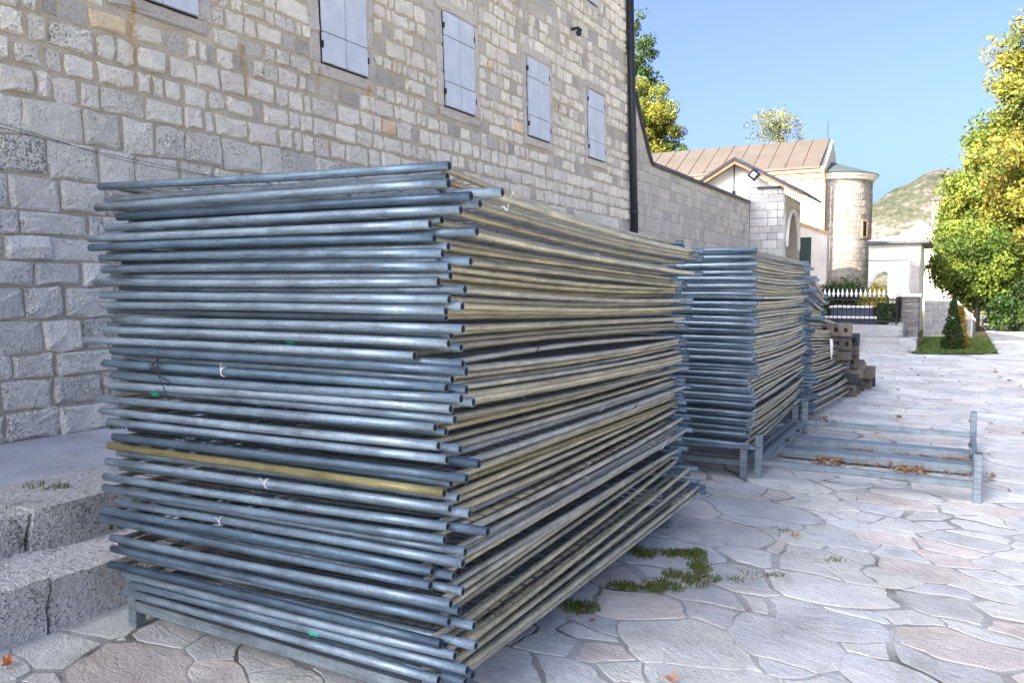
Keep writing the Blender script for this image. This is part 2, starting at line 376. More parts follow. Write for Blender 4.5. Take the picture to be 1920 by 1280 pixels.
# sample in a stretched frame so the slabs come out long and narrow
st = R(-18); cs, sn = math.cos(st), math.sin(st)
to_s = lambda x, y: ((x*cs+y*sn)/1.35, (-x*sn+y*cs)*1.15)
to_w = lambda a, b_: (a*1.35*cs-b_/1.15*sn, a*1.35*sn+b_/1.15*cs)
pts = []; rad = []; cell = {}
for _ in range(34000):
    x, y = rng.uniform(-5.2, 6.5), rng.uniform(-.5, 32)
    a, b_ = to_s(x, y); r_ = rng.choice((.10, .13, .19, .27, .35, .44))
    k = (int(a//.6), int(b_//.6)); ok = True
    for i in range(k[0]-1, k[0]+2):
        for j in range(k[1]-1, k[1]+2):
            for (c_, d_, r2) in cell.get((i, j), ()):
                if math.hypot(c_-a, d_-b_) < (r_+r2)*.5+.04: ok = False; break
            if not ok: break
        if not ok: break
    if ok: cell.setdefault(k, []).append((a, b_, r_)); pts.append((a, b_)); rad.append(r_)
def in_poly(x, y, poly):
    c_ = False; n = len(poly)
    for i in range(n):
        x1, y1 = poly[i]; x2, y2 = poly[(i+1) % n]
        if (y1 > y) != (y2 > y) and x < (x2-x1)*(y-y1)/(y2-y1)+x1: c_ = not c_
    return c_
PAVE = [(-4.1, -.4), (6, -.4), (6, 23.3), (3.0, 31.0), (1.0, 31), (1.0, 24.1), (-1.0, 22.9), (-1.7, 27.2), (-4.1, 27.6)]
flags = []
for i, poly in voronoi_cells(pts, 1.2, rad):
    if len(poly) < 3: continue
    W = [to_w(*p) for p in poly]; cx = sum(p[0] for p in W)/len(W); cy = sum(p[1] for p in W)/len(W)
    if not in_poly(cx, cy, PAVE): continue
    gp = rng.choice((.003, .005, .008, .014, .022))
    W = inset_poly(W, lambda k: gp*rng.uniform(.6, 1.8))
    if len(W) < 3: continue
    near = cy < 12; step = .055 if cy < 7 else .16; out = []
    for k in range(len(W)):
        a, c_ = W[k], W[(k+1) % len(W)]; L = math.hypot(c_[0]-a[0], c_[1]-a[1])
        if L < .015: continue
        n = max(1, int(L/step))
        for q in range(n):
            x = a[0]+(c_[0]-a[0])*q/n; y = a[1]+(c_[1]-a[1])*q/n
            v1 = noise.noise_vector(Vector((x*1.7, y*1.7, 0))); v2 = noise.noise_vector(Vector((x*5, y*5, 3.))); v3 = noise.noise_vector(Vector((x*16, y*16, 7.)))
            out.append((x+v1.x*.10+v2.x*.036+v3.x*.018+rng.uniform(-.004, .004), y+v1.y*.10+v2.y*.036+v3.y*.018+rng.uniform(-.004, .004)))
    if len(out) < 3: continue
    flags.append((shown([(p[0], p[1], 0) for p in out])*(1 if cx > -1.9 or cy < 2.6 else .3), out, cx, cy))
flags.sort(key=lambda q: -q[0]); rest = MB()
for i, (a, poly, cx, cy) in enumerate(flags):
    h = rng.uniform(.003, .0065); n = len(poly); vs = []; tx, ty = rng.uniform(-.008, .008), rng.uniform(-.008, .008)
    zz = lambda x, y: (x-cx)*tx+(y-cy)*ty
    for ins, z in ((0, -.006), (.003, h-.0012), (.05, h)):
        for x, y in poly: vs.append((x+(cx-x)*ins, y+(cy-y)*ins, z+(zz(x, y) if z > 0 else 0)))
    vs.append((cx, cy, h+rng.uniform(-.001, .003)))
    fs = []
    for k in range(2):
        for q in range(n): fs.append([k*n+q, k*n+(q+1) % n, (k+1)*n+(q+1) % n, (k+1)*n+q])
    for q in range(n): fs.append([2*n+q, 2*n+(q+1) % n, 3*n])
    L = rng.uniform(.62, .78); hue = rng.random()
    tint = (L, L*.975, L*.88) if hue < .6 else ((L*.94, L*.93, L*.88) if hue < .88 else (L*1.02, L*.90, L*.79))
    ang = st+rng.gauss(0, .5); ca, sa = math.cos(ang), math.sin(ang); ox, oy = rng.uniform(0, 50), rng.uniform(0, 50)
    uv = [((v[0]-cx)*ca+(v[1]-cy)*sa+ox, -(v[0]-cx)*sa+(v[1]-cy)*ca+oy) for v in vs]
    if i < 300:
        mb = MB(); mb.add(vs, fs, tint, 0, uv); mb.build('flagstone', M_FLAG, paving)
    else: rest.add(vs, fs, tint, 0, uv)
tag(rest.build('flagstones_beyond', M_FLAG, paving), kind='stuff')

# ================================================================= BIG STONE BUILDING (left)
WX = -6.5; PZ = 3.2
bld = empty('stone_building', (WX, 0, PZ)); bld.rotation_euler = (0, -.032, 0)
tag(bld, 'long two storey stone building with blue grey shutters beside the stacks', 'building')
bl_w = lambda p: (WX+p[0]*math.cos(.032)-p[2]*math.sin(.032), p[1], PZ+p[2]*math.cos(.032)+p[0]*math.sin(.032))
Y0, Y1, ZB, ZT = -12., 17.12, .3-PZ, 9.8-PZ
m = MB(); m.box((-9.5, Y0, ZB-.4), (0, Y1, ZT)); m.build('wall', M_MORTAR, bld)
wins = []
for k in range(-2, 5):
    wins.append((4.63+2.535*(k), 4.63+2.535*k+.80, 4.31-PZ, 5.64-PZ))
for k in range(-2, 5):
    wins.append((4.45+2.535*(k), 4.45+2.535*k+.80, 7.40-PZ, 8.75-PZ))
JW = .17; holes = [(a-JW, b_+JW, c-.13, d+.16) for a, b_, c, d in wins]
PLZ = 3.05-PZ
def h_big(r, v): return r.choice((.20, .24, .27, .31)) if v < PLZ else (r.choice((.17, .19, .21, .235)) if v < 2.6 else r.choice((.20, .23, .27)))
def w_big(r, v, h): return r.uniform(.26, .58) if v < PLZ else h*r.choice((.55, .8, 1., 1.15, 1.4, 1.8))
def g_big(r, v): return r.uniform(.012, .026) if v < PLZ else r.uniform(.028, .058)
def s_big(r, rc):
    v, cls = rc[4], rc[5]; x = r.random()
    if v < PLZ:
        L = r.uniform(.74, .95); tint = (L, L*.955, L*.84)
        return r.uniform(.014, .034), .022, tint, r.choice((0, .1, .2, .35, .6))
    bright = x < (.92 if cls < .5 else .40 if cls < .72 else .70)
    if bright:
        L = r.uniform(.84, .97); tint = (L, L*.955, L*.825) if r.random() < .75 else (L, L*.92, L*.82)
        if r.random() < .015: tint = (L, L*.8, L*.55)
        return r.uniform(.016, .036), .022, tint, r.choice((0, 0, .05, .2, .35))
    L = r.uniform(.46, .70); tint = (L, L*.95, L*.84)
    return r.uniform(.003, .010), .024, tint, r.choice((0, .05, .15, .3))
rects = lay_courses(rng, 2.2, Y1-.02, ZB+.2, ZT-.2, h_big, w_big, g_big, holes)
face = lambda u, v, o: (o, u, v)
put_stones(rects, face, bl_w, bld, rng, s_big, M_STONE, 300)
# end wall towards the low wall, roof and eaves
m = MB(); m.box((-9.9, Y0-.3, ZT), (.35, Y1+.25, ZT+.16)); m.build('eaves', M_PLASTER, bld)
m = MB(); m.prism([(-10.1, ZT+.16), (.55, ZT+.16), (-4.75, ZT+.16+4.2)], Y0-.4, Y1+.4, 'y'); m.build('roof', M_ROOF, bld)
# shuttered windows
for (a, b_, c, d) in wins:
    if b_ < 2.3: continue
    fr = MB(); fr.box((-.12, a-.004, c-.010), (.012, b_+.004, d+.004), 0); W_ = fr.build('window', M_DARK, bld)
    mid = (a+b_)/2
    for s0, s1 in ((a+.004, mid-.005), (mid+.005, b_-.004)):
        sh = MB(); q = c+.004; H_ = d-c-.008
        for f0, f1 in ((0, .255), (.263, .745), (.753, 1.)): sh.box((.014, s0, q+H_*f0), (.05, s1, q+H_*f1), .004)
        so = sh.build('shutter', M_SHUT, W_)
    for yy in (a-.012, b_+.002):
        for zz_ in (c+.2, d-.2): hg = MB(); hg.box((.02, yy, zz_-.04), (.06, yy+.012, zz_+.04), .003); hg.build('hinge', M_PIPE, W_)
    for side in (0, 1):
        v = c-.01
        while v < d:
            h = rng.uniform(.3, .5); h = d-v+.02 if d-v-h < .2 else h
            u0 = a-JW+rng.uniform(-.02, .02) if side == 0 else b_+.015; u1 = a-.015 if side == 0 else b_+JW+rng.uniform(-.02, .02)
            vs, fs = stone_piece(rng, u0, u1, v+.006, v+h-.006, .024, .008); L = rng.uniform(.62, .72)
            mb = MB(); mb.add([face(*p) for p in vs], fs, (L, L*.93, L*.84), .05); mb.build('jamb_stone', M_STONE, W_); v += h
    for nm, v0, v1 in (('sill_stone', c-.15, c-.02), ('lintel_stone', d+.025, d+.19)):
        vs, fs = stone_piece(rng, a-JW*.8, b_+JW*.8, v0, v1, .03, .01); L = rng.uniform(.60, .70)
        mb = MB(); mb.add([face(*p) for p in vs], fs, (L, L*.92, L*.82), .05); mb.build(nm, M_STONE, W_)
# drain pipe with brackets
dp = tag(empty('drain_pipe', (0, 0, 0)), 'black vertical drain pipe at the corner of the stone building', 'pipe')
m = MB(); A = Vector(bl_w((.12, Y1-.12, ZT-.2))); B = Vector(bl_w((.12, Y1-.12, 2.2-PZ))); m.tube([A, B], .085, 12); m.build('pipe', M_PIPE, dp, True)
for zz_ in (3.4, 5.2, 7.0, 8.8):
    m = MB(); p = Vector(bl_w((.12, Y1-.12, zz_-PZ))); m.tube([p-Vector((0, 0, .025)), p+Vector((0, 0, .025))], .097, 12); m.box((p.x-.16, p.y-.02, p.z-.02), (p.x-.09, p.y+.02, p.z+.02)); m.build('bracket', M_PIPE, dp)
# thin cable sagging along the wall
m = MB()
for off in (0, .03):
    m.tube([bl_w((.05, y, np.interp(y, [2., 3.56, 4.25, 5.66, 9], [3.1, 2.92, 2.86, 2.79, 2.7])-PZ+off*math.sin(y*2.3))) for y in np.linspace(2.4, 9, 30)], .0022, 5)
tag(m.build('cable', M_BLACK), 'thin black cable sagging along the stone wall', 'cable')
# wall lamp stub high on the wall
m = MB(); p = Vector(bl_w((.0, 14.15, 6.62-PZ))); m.tube([p, p+Vector((.14, 0, 0)), p+Vector((.2, 0, -.06))], .03, 8); m.box((p.x+.1, p.y-.05, p.z-.15), (p.x+.2, p.y+.05, p.z-.04), .03)
tag(m.build('wall_lamp', M_PIPE), 'small dark lamp high on the stone building wall', 'lamp')

# ---- ledge and steps at the foot of the wall
led = empty('steps', (0, 0, 0)); tag(led, 'two worn stone steps and pale ledge at the foot of the building', 'steps')
def rough_block(mb, r, x0, x1, y0, y1, z0, z1, tint, pit, nx=4, ny=8, nz=3, amp=.02):
    # a box whose grid is pushed about by noise
    def P(x, y, z, edge):
        k = noise.noise_vector(Vector((x*3.1, y*3.1, z*3.1)))*amp+noise.noise_vector(Vector((x*11, y*11, z*11)))*amp*.4
        return (x+k.x, y+k.y*.5, z+k.z*.55)
    def grid(f, a, b_):
        vs = [f(i/a, j/b_) for j in range(b_+1) for i in range(a+1)]
        fs = [[j*(a+1)+i, j*(a+1)+i+1, (j+1)*(a+1)+i+1, (j+1)*(a+1)+i] for j in range(b_) for i in range(a)]
        mb.add(vs, fs, tint, pit)
    lx = lambda s: x0+(x1-x0)*s
    ly = lambda s: y0+(y1-y0)*s
    lz = lambda s: z0+(z1-z0)*s
    grid(lambda i, j: P(lx(i), ly(j), z1, 0), nx, ny)
    grid(lambda i, j: P(x1, ly(i), lz(j), 0), ny, nz)
    grid(lambda i, j: P(lx(1-i), y1, lz(j), 0), nx, nz); grid(lambda i, j: P(lx(i), y0, lz(j), 0), nx, nz)
for (xa, xb, za, zb) in ((-4.55, -3.84, -.02, .285), (-5.0, -4.34, .2, .50)):
    y = .2
    while y < 16.8:
        L_ = rng.uniform(.8, 1.5); mb = MB(); L = rng.uniform(.70, .82)
        rough_block(mb, rng, xa, xb+rng.uniform(-.02, .02), y, min(y+L_, 17)-.02, za, zb+rng.uniform(-.012, .012), (L, L*.96, L*.92), rng.choice((.1, .3, .45)), 6, 14, 6, .045)
        o = mb.build('step_stone', M_STONE, led, True); y += L_
mb = MB(); L = .6
y = .2
while y < 16.8:
    L_ = rng.uniform(1.2, 2.0); m2 = MB(); rough_block(m2, rng, -6.42, -4.98, y, min(y+L_, 17)-.008, .1, .505+rng.uniform(-.004, .004), (.58, .60, .63), 0, 5, 8, 1, .008); 
    m2.uv = [(v[0]*.6, v[1]*.6) for v in m2.v]; m2.build('ledge_slab', M_FLAG, led, True); y += L_
# moss at the step ends
def blades(mb, r, x, y, z, n, rad_, h0, h1, cols, lean=.5):
    for _ in range(n):
        a = r.uniform(0, 6.283); d = rad_*math.sqrt(r.random()); px, py = x+math.cos(a)*d, y+math.sin(a)*d
        h = r.uniform(h0, h1); b_ = r.uniform(0, 6.283); wv = r.uniform(.002, .005); lx_, ly_ = math.cos(b_)*h*lean*r.random(), math.sin(b_)*h*lean*r.random()
        c_ = math.cos(b_+1.57)*wv, math.sin(b_+1.57)*wv; col = r.choice(cols); k = r.uniform(.7, 1.25); col = tuple(q*k for q in col)
        mb.add([(px-c_[0], py-c_[1], z), (px+c_[0], py+c_[1], z), (px+c_[0]*.7+lx_*.4, py+c_[1]*.7+ly_*.4, z+h*.6), (px-c_[0]*.7+lx_*.4, py-c_[1]*.7+ly_*.4, z+h*.6), (px+lx_, py+ly_, z+h)], [(0, 1, 2, 3), (3, 2, 4)], col)
GREENS = [(.07, .14, .025), (.11, .19, .03), (.16, .22, .04), (.22, .20, .07), (.20, .14, .06)]
gm = MB()
path = [(-1.80, 4.85), (-1.72, 4.78), (-1.63, 4.86), (-1.54, 4.90), (-1.45, 4.93), (-1.42, 4.99), (-1.37, 4.83), (-1.33, 4.72), (-1.30, 4.60), (-1.36, 4.52), (-1.25, 4.52), (-1.1, 4.64), (-1.0, 4.72), (-.88, 4.78), (-1.62, 4.22), (-1.55, 4.24), (-1.47, 4.27), (-1.41, 4.33), (-1.75, 3.78), (-1.72, 3.85), (-.62, 5.3), (-1.0, 5.75)]
for i, (x, y) in enumerate(path):
    thin = i > 19 or 10 < i < 14
    for k in range(3 if not thin else 2):
        blades(gm, rng, x+rng.gauss(0, .04), y+rng.gauss(0, .03), .008, 75 if not thin else 26, .06, .004, .034 if not thin else .02, GREENS, .9)
for (x, y, z) in ((-4.36, 2.95, .28), (-4.4, 2.9, .28), (-6.3, 4.3, .5), (-4.7, 2.8, .5), (-4.85, 2.75, .5)): blades(gm, rng, x, y, z, 70, .07, .01, .05, GREENS)
tag(gm.build('grass_tufts', M_GRASS), 'short green grass growing in the paving joints beside the front stack', 'grass', kind='stuff')

# ================================================================= FENCE PANELS AND RACKS
ORD = ['first', 'second', 'third', 'fourth', 'fifth', 'sixth', 'seventh', 'eighth', 'ninth', 'tenth', 'eleventh', 'twelfth', 'thirteenth', 'fourteenth', 'fifteenth', 'sixteenth', 'seventeenth', 'eighteenth', 'nineteenth']
def nth(n):
    if n <= 19: return ORD[n-1]
    t_, u = divmod(n, 10); tens = {2: 'twenty', 3: 'thirty', 4: 'forty'}
    return tens[t_]+'-'+ORD[u-1] if u else {2: 'twentieth', 3: 'thirtieth', 4: 'fortieth'}[t_]
def stack_label(i, n, which):
    k = n-i
    if k == 1: return 'topmost galvanised fence panel of the '+which
    if i == 0: return 'lowest galvanised fence panel of the '+which
    return 'galvanised fence panel, %s from the %s of the %s' % ((nth(k), 'top', which) if k <= n//2 else (nth(i+1), 'bottom', which))
PW, PL = 1.88, 3.25
def post_mesh(L_, r_, bend):
    mb = MB(); n = 14; xs = np.linspace(-L_/2, L_/2, 7); vs = []; fs = []
    rings = [(-L_/2+.5, r_-.004)]+[(-L_/2, r_-.004)]+[(x, r_) for x in xs]+[(L_/2, r_-.004), (L_/2-.5, r_-.004)]
    for x, rr in rings:
        bz = bend*(1-(2*x/L_)**2)
        for k in range(n): t_ = 2*math.pi*k/n; vs.append((x, rr*math.cos(t_), bz+rr*math.sin(t_)))
    for i in range(len(rings)-1):
        for k in range(n): fs.append([i*n+k, i*n+(k+1) % n, (i+1)*n+(k+1) % n, (i+1)*n+k])
    fs.append(list(range(n))); fs.append([(len(rings)-1)*n+k for k in range(n)][::-1])
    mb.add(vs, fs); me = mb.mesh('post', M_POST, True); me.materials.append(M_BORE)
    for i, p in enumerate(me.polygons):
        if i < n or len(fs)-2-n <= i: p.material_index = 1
    me.validate(); return me
POSTS = [post_mesh(PW+d, .0178, b_) for d, b_ in ((0, .0), (.0, .006), (0, -.006), (.03, .003))]
POSTS_Y = post_mesh(PW, .0178, 0); POSTS_Y.materials[0] = M_YEL
def ladder(r, n, z0, z1, base, extra):
    """n rising heights from z0 to z1, at least base apart, with a few wider gaps"""
    p = [base+(r.expovariate(1)*.004)+(extra if r.random() < .10 else 0) for _ in range(n-1)]
    s = sum(p)-base*(n-1); room = (z1-z0)-base*(n-1); k = room/s
    z = [z0]
    for q in p: z.append(z[-1]+base+(q-base)*k)
    return z
def fence_panel(name, r, cx, cy, yaw, zf, zm, zb, tf, tb, wires=True, yellow=False, rail_r=.0138, ycut=0.):
    P_ = empty(name, (cx, cy, min(zf, zb)), yaw); z0 = min(zf, zb); L = PL-ycut
    # front and back posts (the panel's uprights, lying across)
    for yy, z, t_ in ((-L/2, zf, tf), (L/2, zb, tb)):
        link_mesh('post', POSTS_Y if yellow and yy < 0 else r.choice(POSTS), P_, (r.uniform(-.012, .012), yy, z-z0), (0, -t_, 0))
    wob = [(r.uniform(-.006, .006), r.uniform(-.004, .004), r.uniform(0, 6)) for _ in range(2)]
    def Z(x, s):                                   # quadratic through the three stations, plus the posts' tilt
        q = zf*(1-s)*(1-2*s)+zm*4*s*(1-s)+zb*s*(2*s-1)
        return q-z0+x*math.tan(tf*(1-s)+tb*s)
    for k, sx in enumerate((-1, 1)):
        xr = sx*(PW/2-.055); mb = MB()
        pts_ = [(xr+wob[k][0]*math.sin(math.pi*s), -L/2+.018+(L-.036)*s, Z(xr, s)+wob[k][1]*math.sin(2*math.pi*s+wob[k][2])*math.sin(math.pi*s)) for s in np.linspace(0, 1, 11)]
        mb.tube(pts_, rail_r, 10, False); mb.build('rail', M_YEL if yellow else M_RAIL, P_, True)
    if wires:
        mb = MB(); nw = 30
        for i in range(1, nw):
            s = i/nw; y = -L/2+L*s
            a = (-PW/2+.05, y, Z(-PW/2+.05, s)); c_ = (PW/2-.05, y, Z(PW/2-.05, s)); sag = r.uniform(.0, .012)
            mb.tube([a, ((a[0]+c_[0])/2, y, (a[2]+c_[2])/2-sag), c_], .0027, 3, False)
        for j in range(1, 8):
            x = -PW/2+PW*j/8; mb.tube([(x, -L/2+L*s, Z(x, s)-.008) for s in np.linspace(0, 1, 6)], .0027, 3, False)
        mb.build('wire_mesh', M_WIRE, P_)
    return P_
def cable_tie(parent, x, y, z, rr, material, tail=.1, ang=0., ax='y'):
    mb = MB(); n = 10
    if ax == 'y': ring = [(x+0, y+rr*math.cos(t_), z+rr*math.sin(t_)) for t_ in np.linspace(0, 6.283, n+1)]
    else: ring = [(x+rr*math.cos(t_), y, z+rr*math.sin(t_)) for t_ in np.linspace(0, 6.283, n+1)]
    mb.tube(ring, .0028, 5, False)
    p = Vector(ring[6]); d = Vector((math.sin(ang)*.5, -.3, math.cos(ang))) if ax == 'y' else Vector((.5, math.sin(ang)*.5, math.cos(ang)))
    p = Vector((x+.002, y-rr-.004, z)) if ax == 'y' else Vector((x+rr+.004, y, z))
    mb.tube([p, p+d*tail*.5+Vector((0, 0, .01)), p+d*tail], .0016, 4, True)
    return mb.build('cable_tie', material, parent)
def rack(name, label, x0, x1, y0, y1, ph=.38, bz=.13, group=None, inner=(.25, .5), wide=.07, iz=None):
    o = empty(name, ((x0+x1)/2, (y0+y1)/2, 0)); X, Yh = (x1-x0)/2, (y1-y0)/2; q = .03
    for sx in (-1, 1):
        for sy in (-1, 1):
            m = MB(); m.box((sx*X-q, sy*Yh-q, 0), (sx*X+q, sy*Yh+q, ph), .004); pl = m.build('leg', M_RACK, o)
            m = MB(); m.box((sx*X-q+.006, sy*Yh-q+.006, ph), (sx*X+q-.006, sy*Yh+q-.006, ph+.002)); m.build('leg_cap', M_DARK, pl)
    for sx in (-1, 1):
        m = MB(); m.box((sx*X-.022, -Yh+q, bz), (sx*X+.022, Yh-q, bz+.07), .004); m.build('side_beam', M_RACK, o)
    for k, s in enumerate((0,)+inner+(1,)):
        yy = -Yh+2*Yh*s; hw = .03 if s in (0, 1) else wide
        m = MB(); m.box((-X+.025, yy-hw, bz+.003 if s in (0, 1) else (iz if iz is not None else bz-.03)), (X-.025, yy+hw, bz+.055 if s in (0, 1) else (iz+.085 if iz is not None else bz+.05)), .005); m.build('cross_beam', M_RACK, o)
    for s in inner:                                  # bolts on the side beams
        for sx in (-1, 1):
            m = MB(); yy = -Yh+2*Yh*s; m.tube([(sx*X, yy+.1, bz+.035), (sx*X+(.05 if sx < 0 else -.05), yy+.1, bz+.035)], .018, 8); m.build('bolt', M_PIPE, o)
    return tag(o, label, 'rack', group)
rack('steel_rack', 'galvanised steel rack carrying the tall front stack of fence panels', -3.58, -1.77, 2.52, 5.44, .30, .085)
rack('steel_rack', 'galvanised steel rack under the middle stack of fence panels', -3.38, -1.64, 7.18, 9.72, .34, .12)
rack('steel_rack', 'empty galvanised steel rack with dead leaves lying on the paving', -1.53, .17, 7.27, 9.72, .40, .12, None, (.44, .70), .11, .024)

r1 = random.Random(11)
N1 = 70
zf = ladder(r1, N1, .195, 2.135, .0215, .016); zm = ladder(r1, N1, .205, 2.055, .0215, .016); zb = ladder(r1, N1, .20, 2.045, .0215, .012)
ph = [r1.uniform(0, 6.28) for _ in range(3)]
for i in range(N1):
    f = i/(N1-1); zm[i] = .5*(zf[i]+zb[i])-.008-.018*f+.005*math.sin(f*17+ph[0])+.003*math.sin(f*31+ph[1])
for k0, n_, a_ in ((42, 12, .040), (24, 7, .02), (10, 7, .018), (56, 6, .018)):        # wedge gaps where a bent panel holds the next ones up
    for i in range(k0, k0+n_): zm[i] += a_*(1-(i-k0)/n_)
for i in range(1, N1): zm[i] = max(zm[i], zm[i-1]+.018)
# the topmost panels ride up at the front
zf[-1] += .02; zf[-2] += .012; zf[-4] -= .005
SP = {'yel': 25}
dxs = {N1-1: .02, N1-2: -.03, N1-3: .0, N1-4: .18, N1-5: .09, N1-6: .11, N1-7: .05, 0: .03, 1: -.05, 2: .07, 3: .05, 4: -.06}
for i in range(N1):
    f = i/(N1-1); dy = (r1.uniform(-.008, .012) if i % 2 else r1.uniform(.040, .085))
    dx = dxs.get(i, r1.gauss(0, .04)); yaw = R(2.6-3.2*max(0, 1-i/9))+r1.gauss(0, R(.55)); tl = .006-.012*f+r1.gauss(0, .004)
    if r1.random() < .13 and i not in dxs: dx += r1.choice((-.07, .06, .10))
    ca, sa = math.cos(yaw), math.sin(yaw); fx, fy = -2.565+dx, 2.385+dy+.05*max(0, 1-i/9)
    cx, cy = fx-sa*PL/2, fy+ca*PL/2
    p = fence_panel('mesh_barrier', r1, cx, cy, yaw, zf[i], zm[i], zb[i], tl, tl+r1.gauss(0, .004), True, i == SP['yel'])
    if i == SP['yel']: tag(p, 'yellow stained fence panel in the tall front stack', 'fence panel', 'fence panels in the front stack')
    else: tag(p, stack_label(i, N1, 'tall front stack'), 'fence panel', 'fence panels in the front stack')
    z0 = min(zf[i], zb[i])
    if r1.random() < .3:
        s = r1.uniform(.1, .9); xr = PW/2-.055
        zz_ = zf[i]*(1-s)*(1-2*s)+zm[i]*4*s*(1-s)+zb[i]*s*(2*s-1)-z0
        cable_tie(p, xr, -PL/2+PL*s, zz_, .0165, M_WHITEP if r1.random() < .55 else M_BLACK, r1.uniform(.02, .09), r1.uniform(-1.2, 1.2), 'x')
    if r1.random() < .07: cable_tie(p, r1.uniform(-.8, .5), -PL/2, zf[i]-z0, .0200, M_WHITEP if r1.random() < .6 else M_BLACK, r1.uniform(.03, .08), r1.uniform(-1.5, 1.5))
    if i in (3, 34, 44):
        mb = MB(); x0 = {3: .2, 34: -.7, 44: .1}[i]; mb.tube([(x0, -PL/2, zf[i]-z0), (x0+.05, -PL/2, zf[i]-z0)], .0184, 14, False); mb.build('tape', M_GREENP, p, True)
    if i == 39:
        mb = MB(); b_ = Vector((-.55, -PL/2-.026, zf[i]-z0+.03))
        for a, c_ in (((0, 0, .02), (-.05, -.01, -.05)), ((-.05, -.01, -.05), (.0, -.012, -.02)), ((0, 0, .02), (.015, -.012, -.05)), ((.0, -.01, -.04), (.09, -.02, -.17)), ((.02, -.01, -.06), (.12, -.03, -.09)), ((.015, 0, .02), (-.04, -.014, -.02))):
            mb.tube([b_+Vector(a), b_+Vector(c_)], .0028, 5)
        mb.build('knotted_strap', M_BLACK, p)
N2 = 54; r2 = random.Random(23)
zf = ladder(r2, N2, .30, 2.04, .026, .012); zb = ladder(r2, N2, .31, 2.02, .026, .01); zm = [.5*(a+b_)-.012-.012*math.sin(k*.31)+.006*math.sin(k*1.1) for k, (a, b_) in enumerate(zip(zf, zb))]
for i in range(N2):
    dy = (r2.uniform(-.006, .01) if i % 2 else r2.uniform(.045, .10)); yaw = R(1.6)+r2.gauss(0, R(.35)); dx = r2.gauss(0, .018)+(.012 if i > N2-6 else 0)
    fx, fy = -2.49+dx, 7.03+dy; cx, cy = fx-math.sin(yaw)*PL/2, fy+math.cos(yaw)*PL/2
    p = fence_panel('mesh_barrier', r2, cx, cy, yaw, zf[i], zm[i], zb[i], r2.gauss(0, .003), r2.gauss(0, .003), i % 2 == 0)
    tag(p, stack_label(i, N2, 'middle stack behind the tall front one'), 'fence panel', 'fence panels in the middle stack')
N3 = 48; r3 = random.Random(37)
zf = ladder(r3, N3, .16, 2.03, .0322, .016); zm = None; zb = ladder(r3, N3, .10, 1.78, .0322, .02)
zm = [.5*(a+b_)-.01+.012*math.sin(k*.9)-.01*math.sin(k*.23) for k, (a, b_) in enumerate(zip(zf, zb))]
for i in range(N3):
    f = i/(N3-1); dy = (0 if i % 2 else .03)+r3.uniform(-.02, .02); yaw = R(-2.2+9.*f)+r3.gauss(0, R(1.0 if f > .3 else .5)); dx = r3.gauss(0, .04)+(.10 if r3.random() < .15 and f > .35 else 0)
    fx, fy = -2.50-.13*f+dx, 10.62+dy; cx, cy = fx-math.sin(yaw)*(PL-.35)/2, fy+math.cos(yaw)*(PL-.35)/2
    p = fence_panel('mesh_barrier', r3, cx, cy, yaw, zf[i], zm[i], zb[i], r3.gauss(0, .006), r3.gauss(0, .008), i % 3 == 0, False, .0138, .35)
    tag(p, stack_label(i, N3, 'untidy far stack'), 'fence panel', 'fence panels in the far stack')
rack('steel_rack', 'galvanised steel rack under the untidy far stack of fence panels', -3.4, -1.72, 10.75, 13.2, .14, .05)
m = MB(); m.add([(-1.52, 11.55, 1.02), (-1.49, 11.58, 1.02), (-1.475, 11.56, .90), (-1.487, 11.56, .76), (-1.497, 11.56, .74), (-1.51, 11.55, .88)], [(0, 1, 2, 3, 4, 5)])
m.add([(q[0], q[1]+.004, q[2]) for q in m.v], [(5, 4, 3, 2, 1, 0)])
tag(m.build('plastic_strip', M_WHITEP), 'torn white plastic strip hanging on the untidy far stack', 'plastic strip')

# ---- fence feet (moulded blocks with sockets) piled behind the far stack
def foot_mesh(tint, r):
    mb = MB(); a, b_, h = .34, .11, .065
    xs = [-a, -.27, -.21, -.07, -.01, .09, .15, .24, .29, a]; ys = [-b_, -.04, .04, b_]
    sock = {(1, 1), (3, 1), (5, 1), (7, 1)}
    vs = []; fs = []
    idx = {}
    def V(x, y, z):
        k = (round(x, 4), round(y, 4), round(z, 4))
        if k not in idx: idx[k] = len(vs); vs.append((x*(1-.1*(z > 0)*0), y*(.86 if z > 0 else 1), z))
        return idx[k]
    for i in range(9):
        for j in range(3):
            q = [(xs[i], ys[j]), (xs[i+1], ys[j]), (xs[i+1], ys[j+1]), (xs[i], ys[j+1])]
            fs.append([V(*p, -h) for p in q][::-1])
            if (i, j) in sock:
                t_ = [V(*p, h) for p in q]; u = [len(vs)+k for k in range(4)]; vs.extend([(p[0], p[1]*.86, -h+.02) for p in q])
                fs.append(u)
                for k in range(4): fs.append([t_[k], t_[(k+1) % 4], u[(k+1) % 4], u[k]])
            else: fs.append([V(*p, h) for p in q])
    for i in range(9):
        for y, fl in ((ys[0], 0), (ys[-1], 1)):
            f = [V(xs[i], y, -h), V(xs[i+1], y, -h), V(xs[i+1], y, h), V(xs[i], y, h)]; fs.append(f[::-1] if fl else f)
    for j in range(3):
        for x, fl in ((xs[0], 1), (xs[-1], 0)):
            f = [V(x, ys[j], -h), V(x, ys[j+1], -h), V(x, ys[j+1], h), V(x, ys[j], h)]; fs.append(f[::-1] if fl else f)
    mb.add(vs, fs, tint); return mb.mesh('ballast_block', M_CONC)
FM = [foot_mesh(c_, rng) for c_ in ((.13, .11, .085), (.19, .16, .12), (.04, .045, .045), (.10, .085, .07))]
rf = random.Random(4)
FLAB = ['brown', 'pale tan', 'dark grey', 'dull brown']
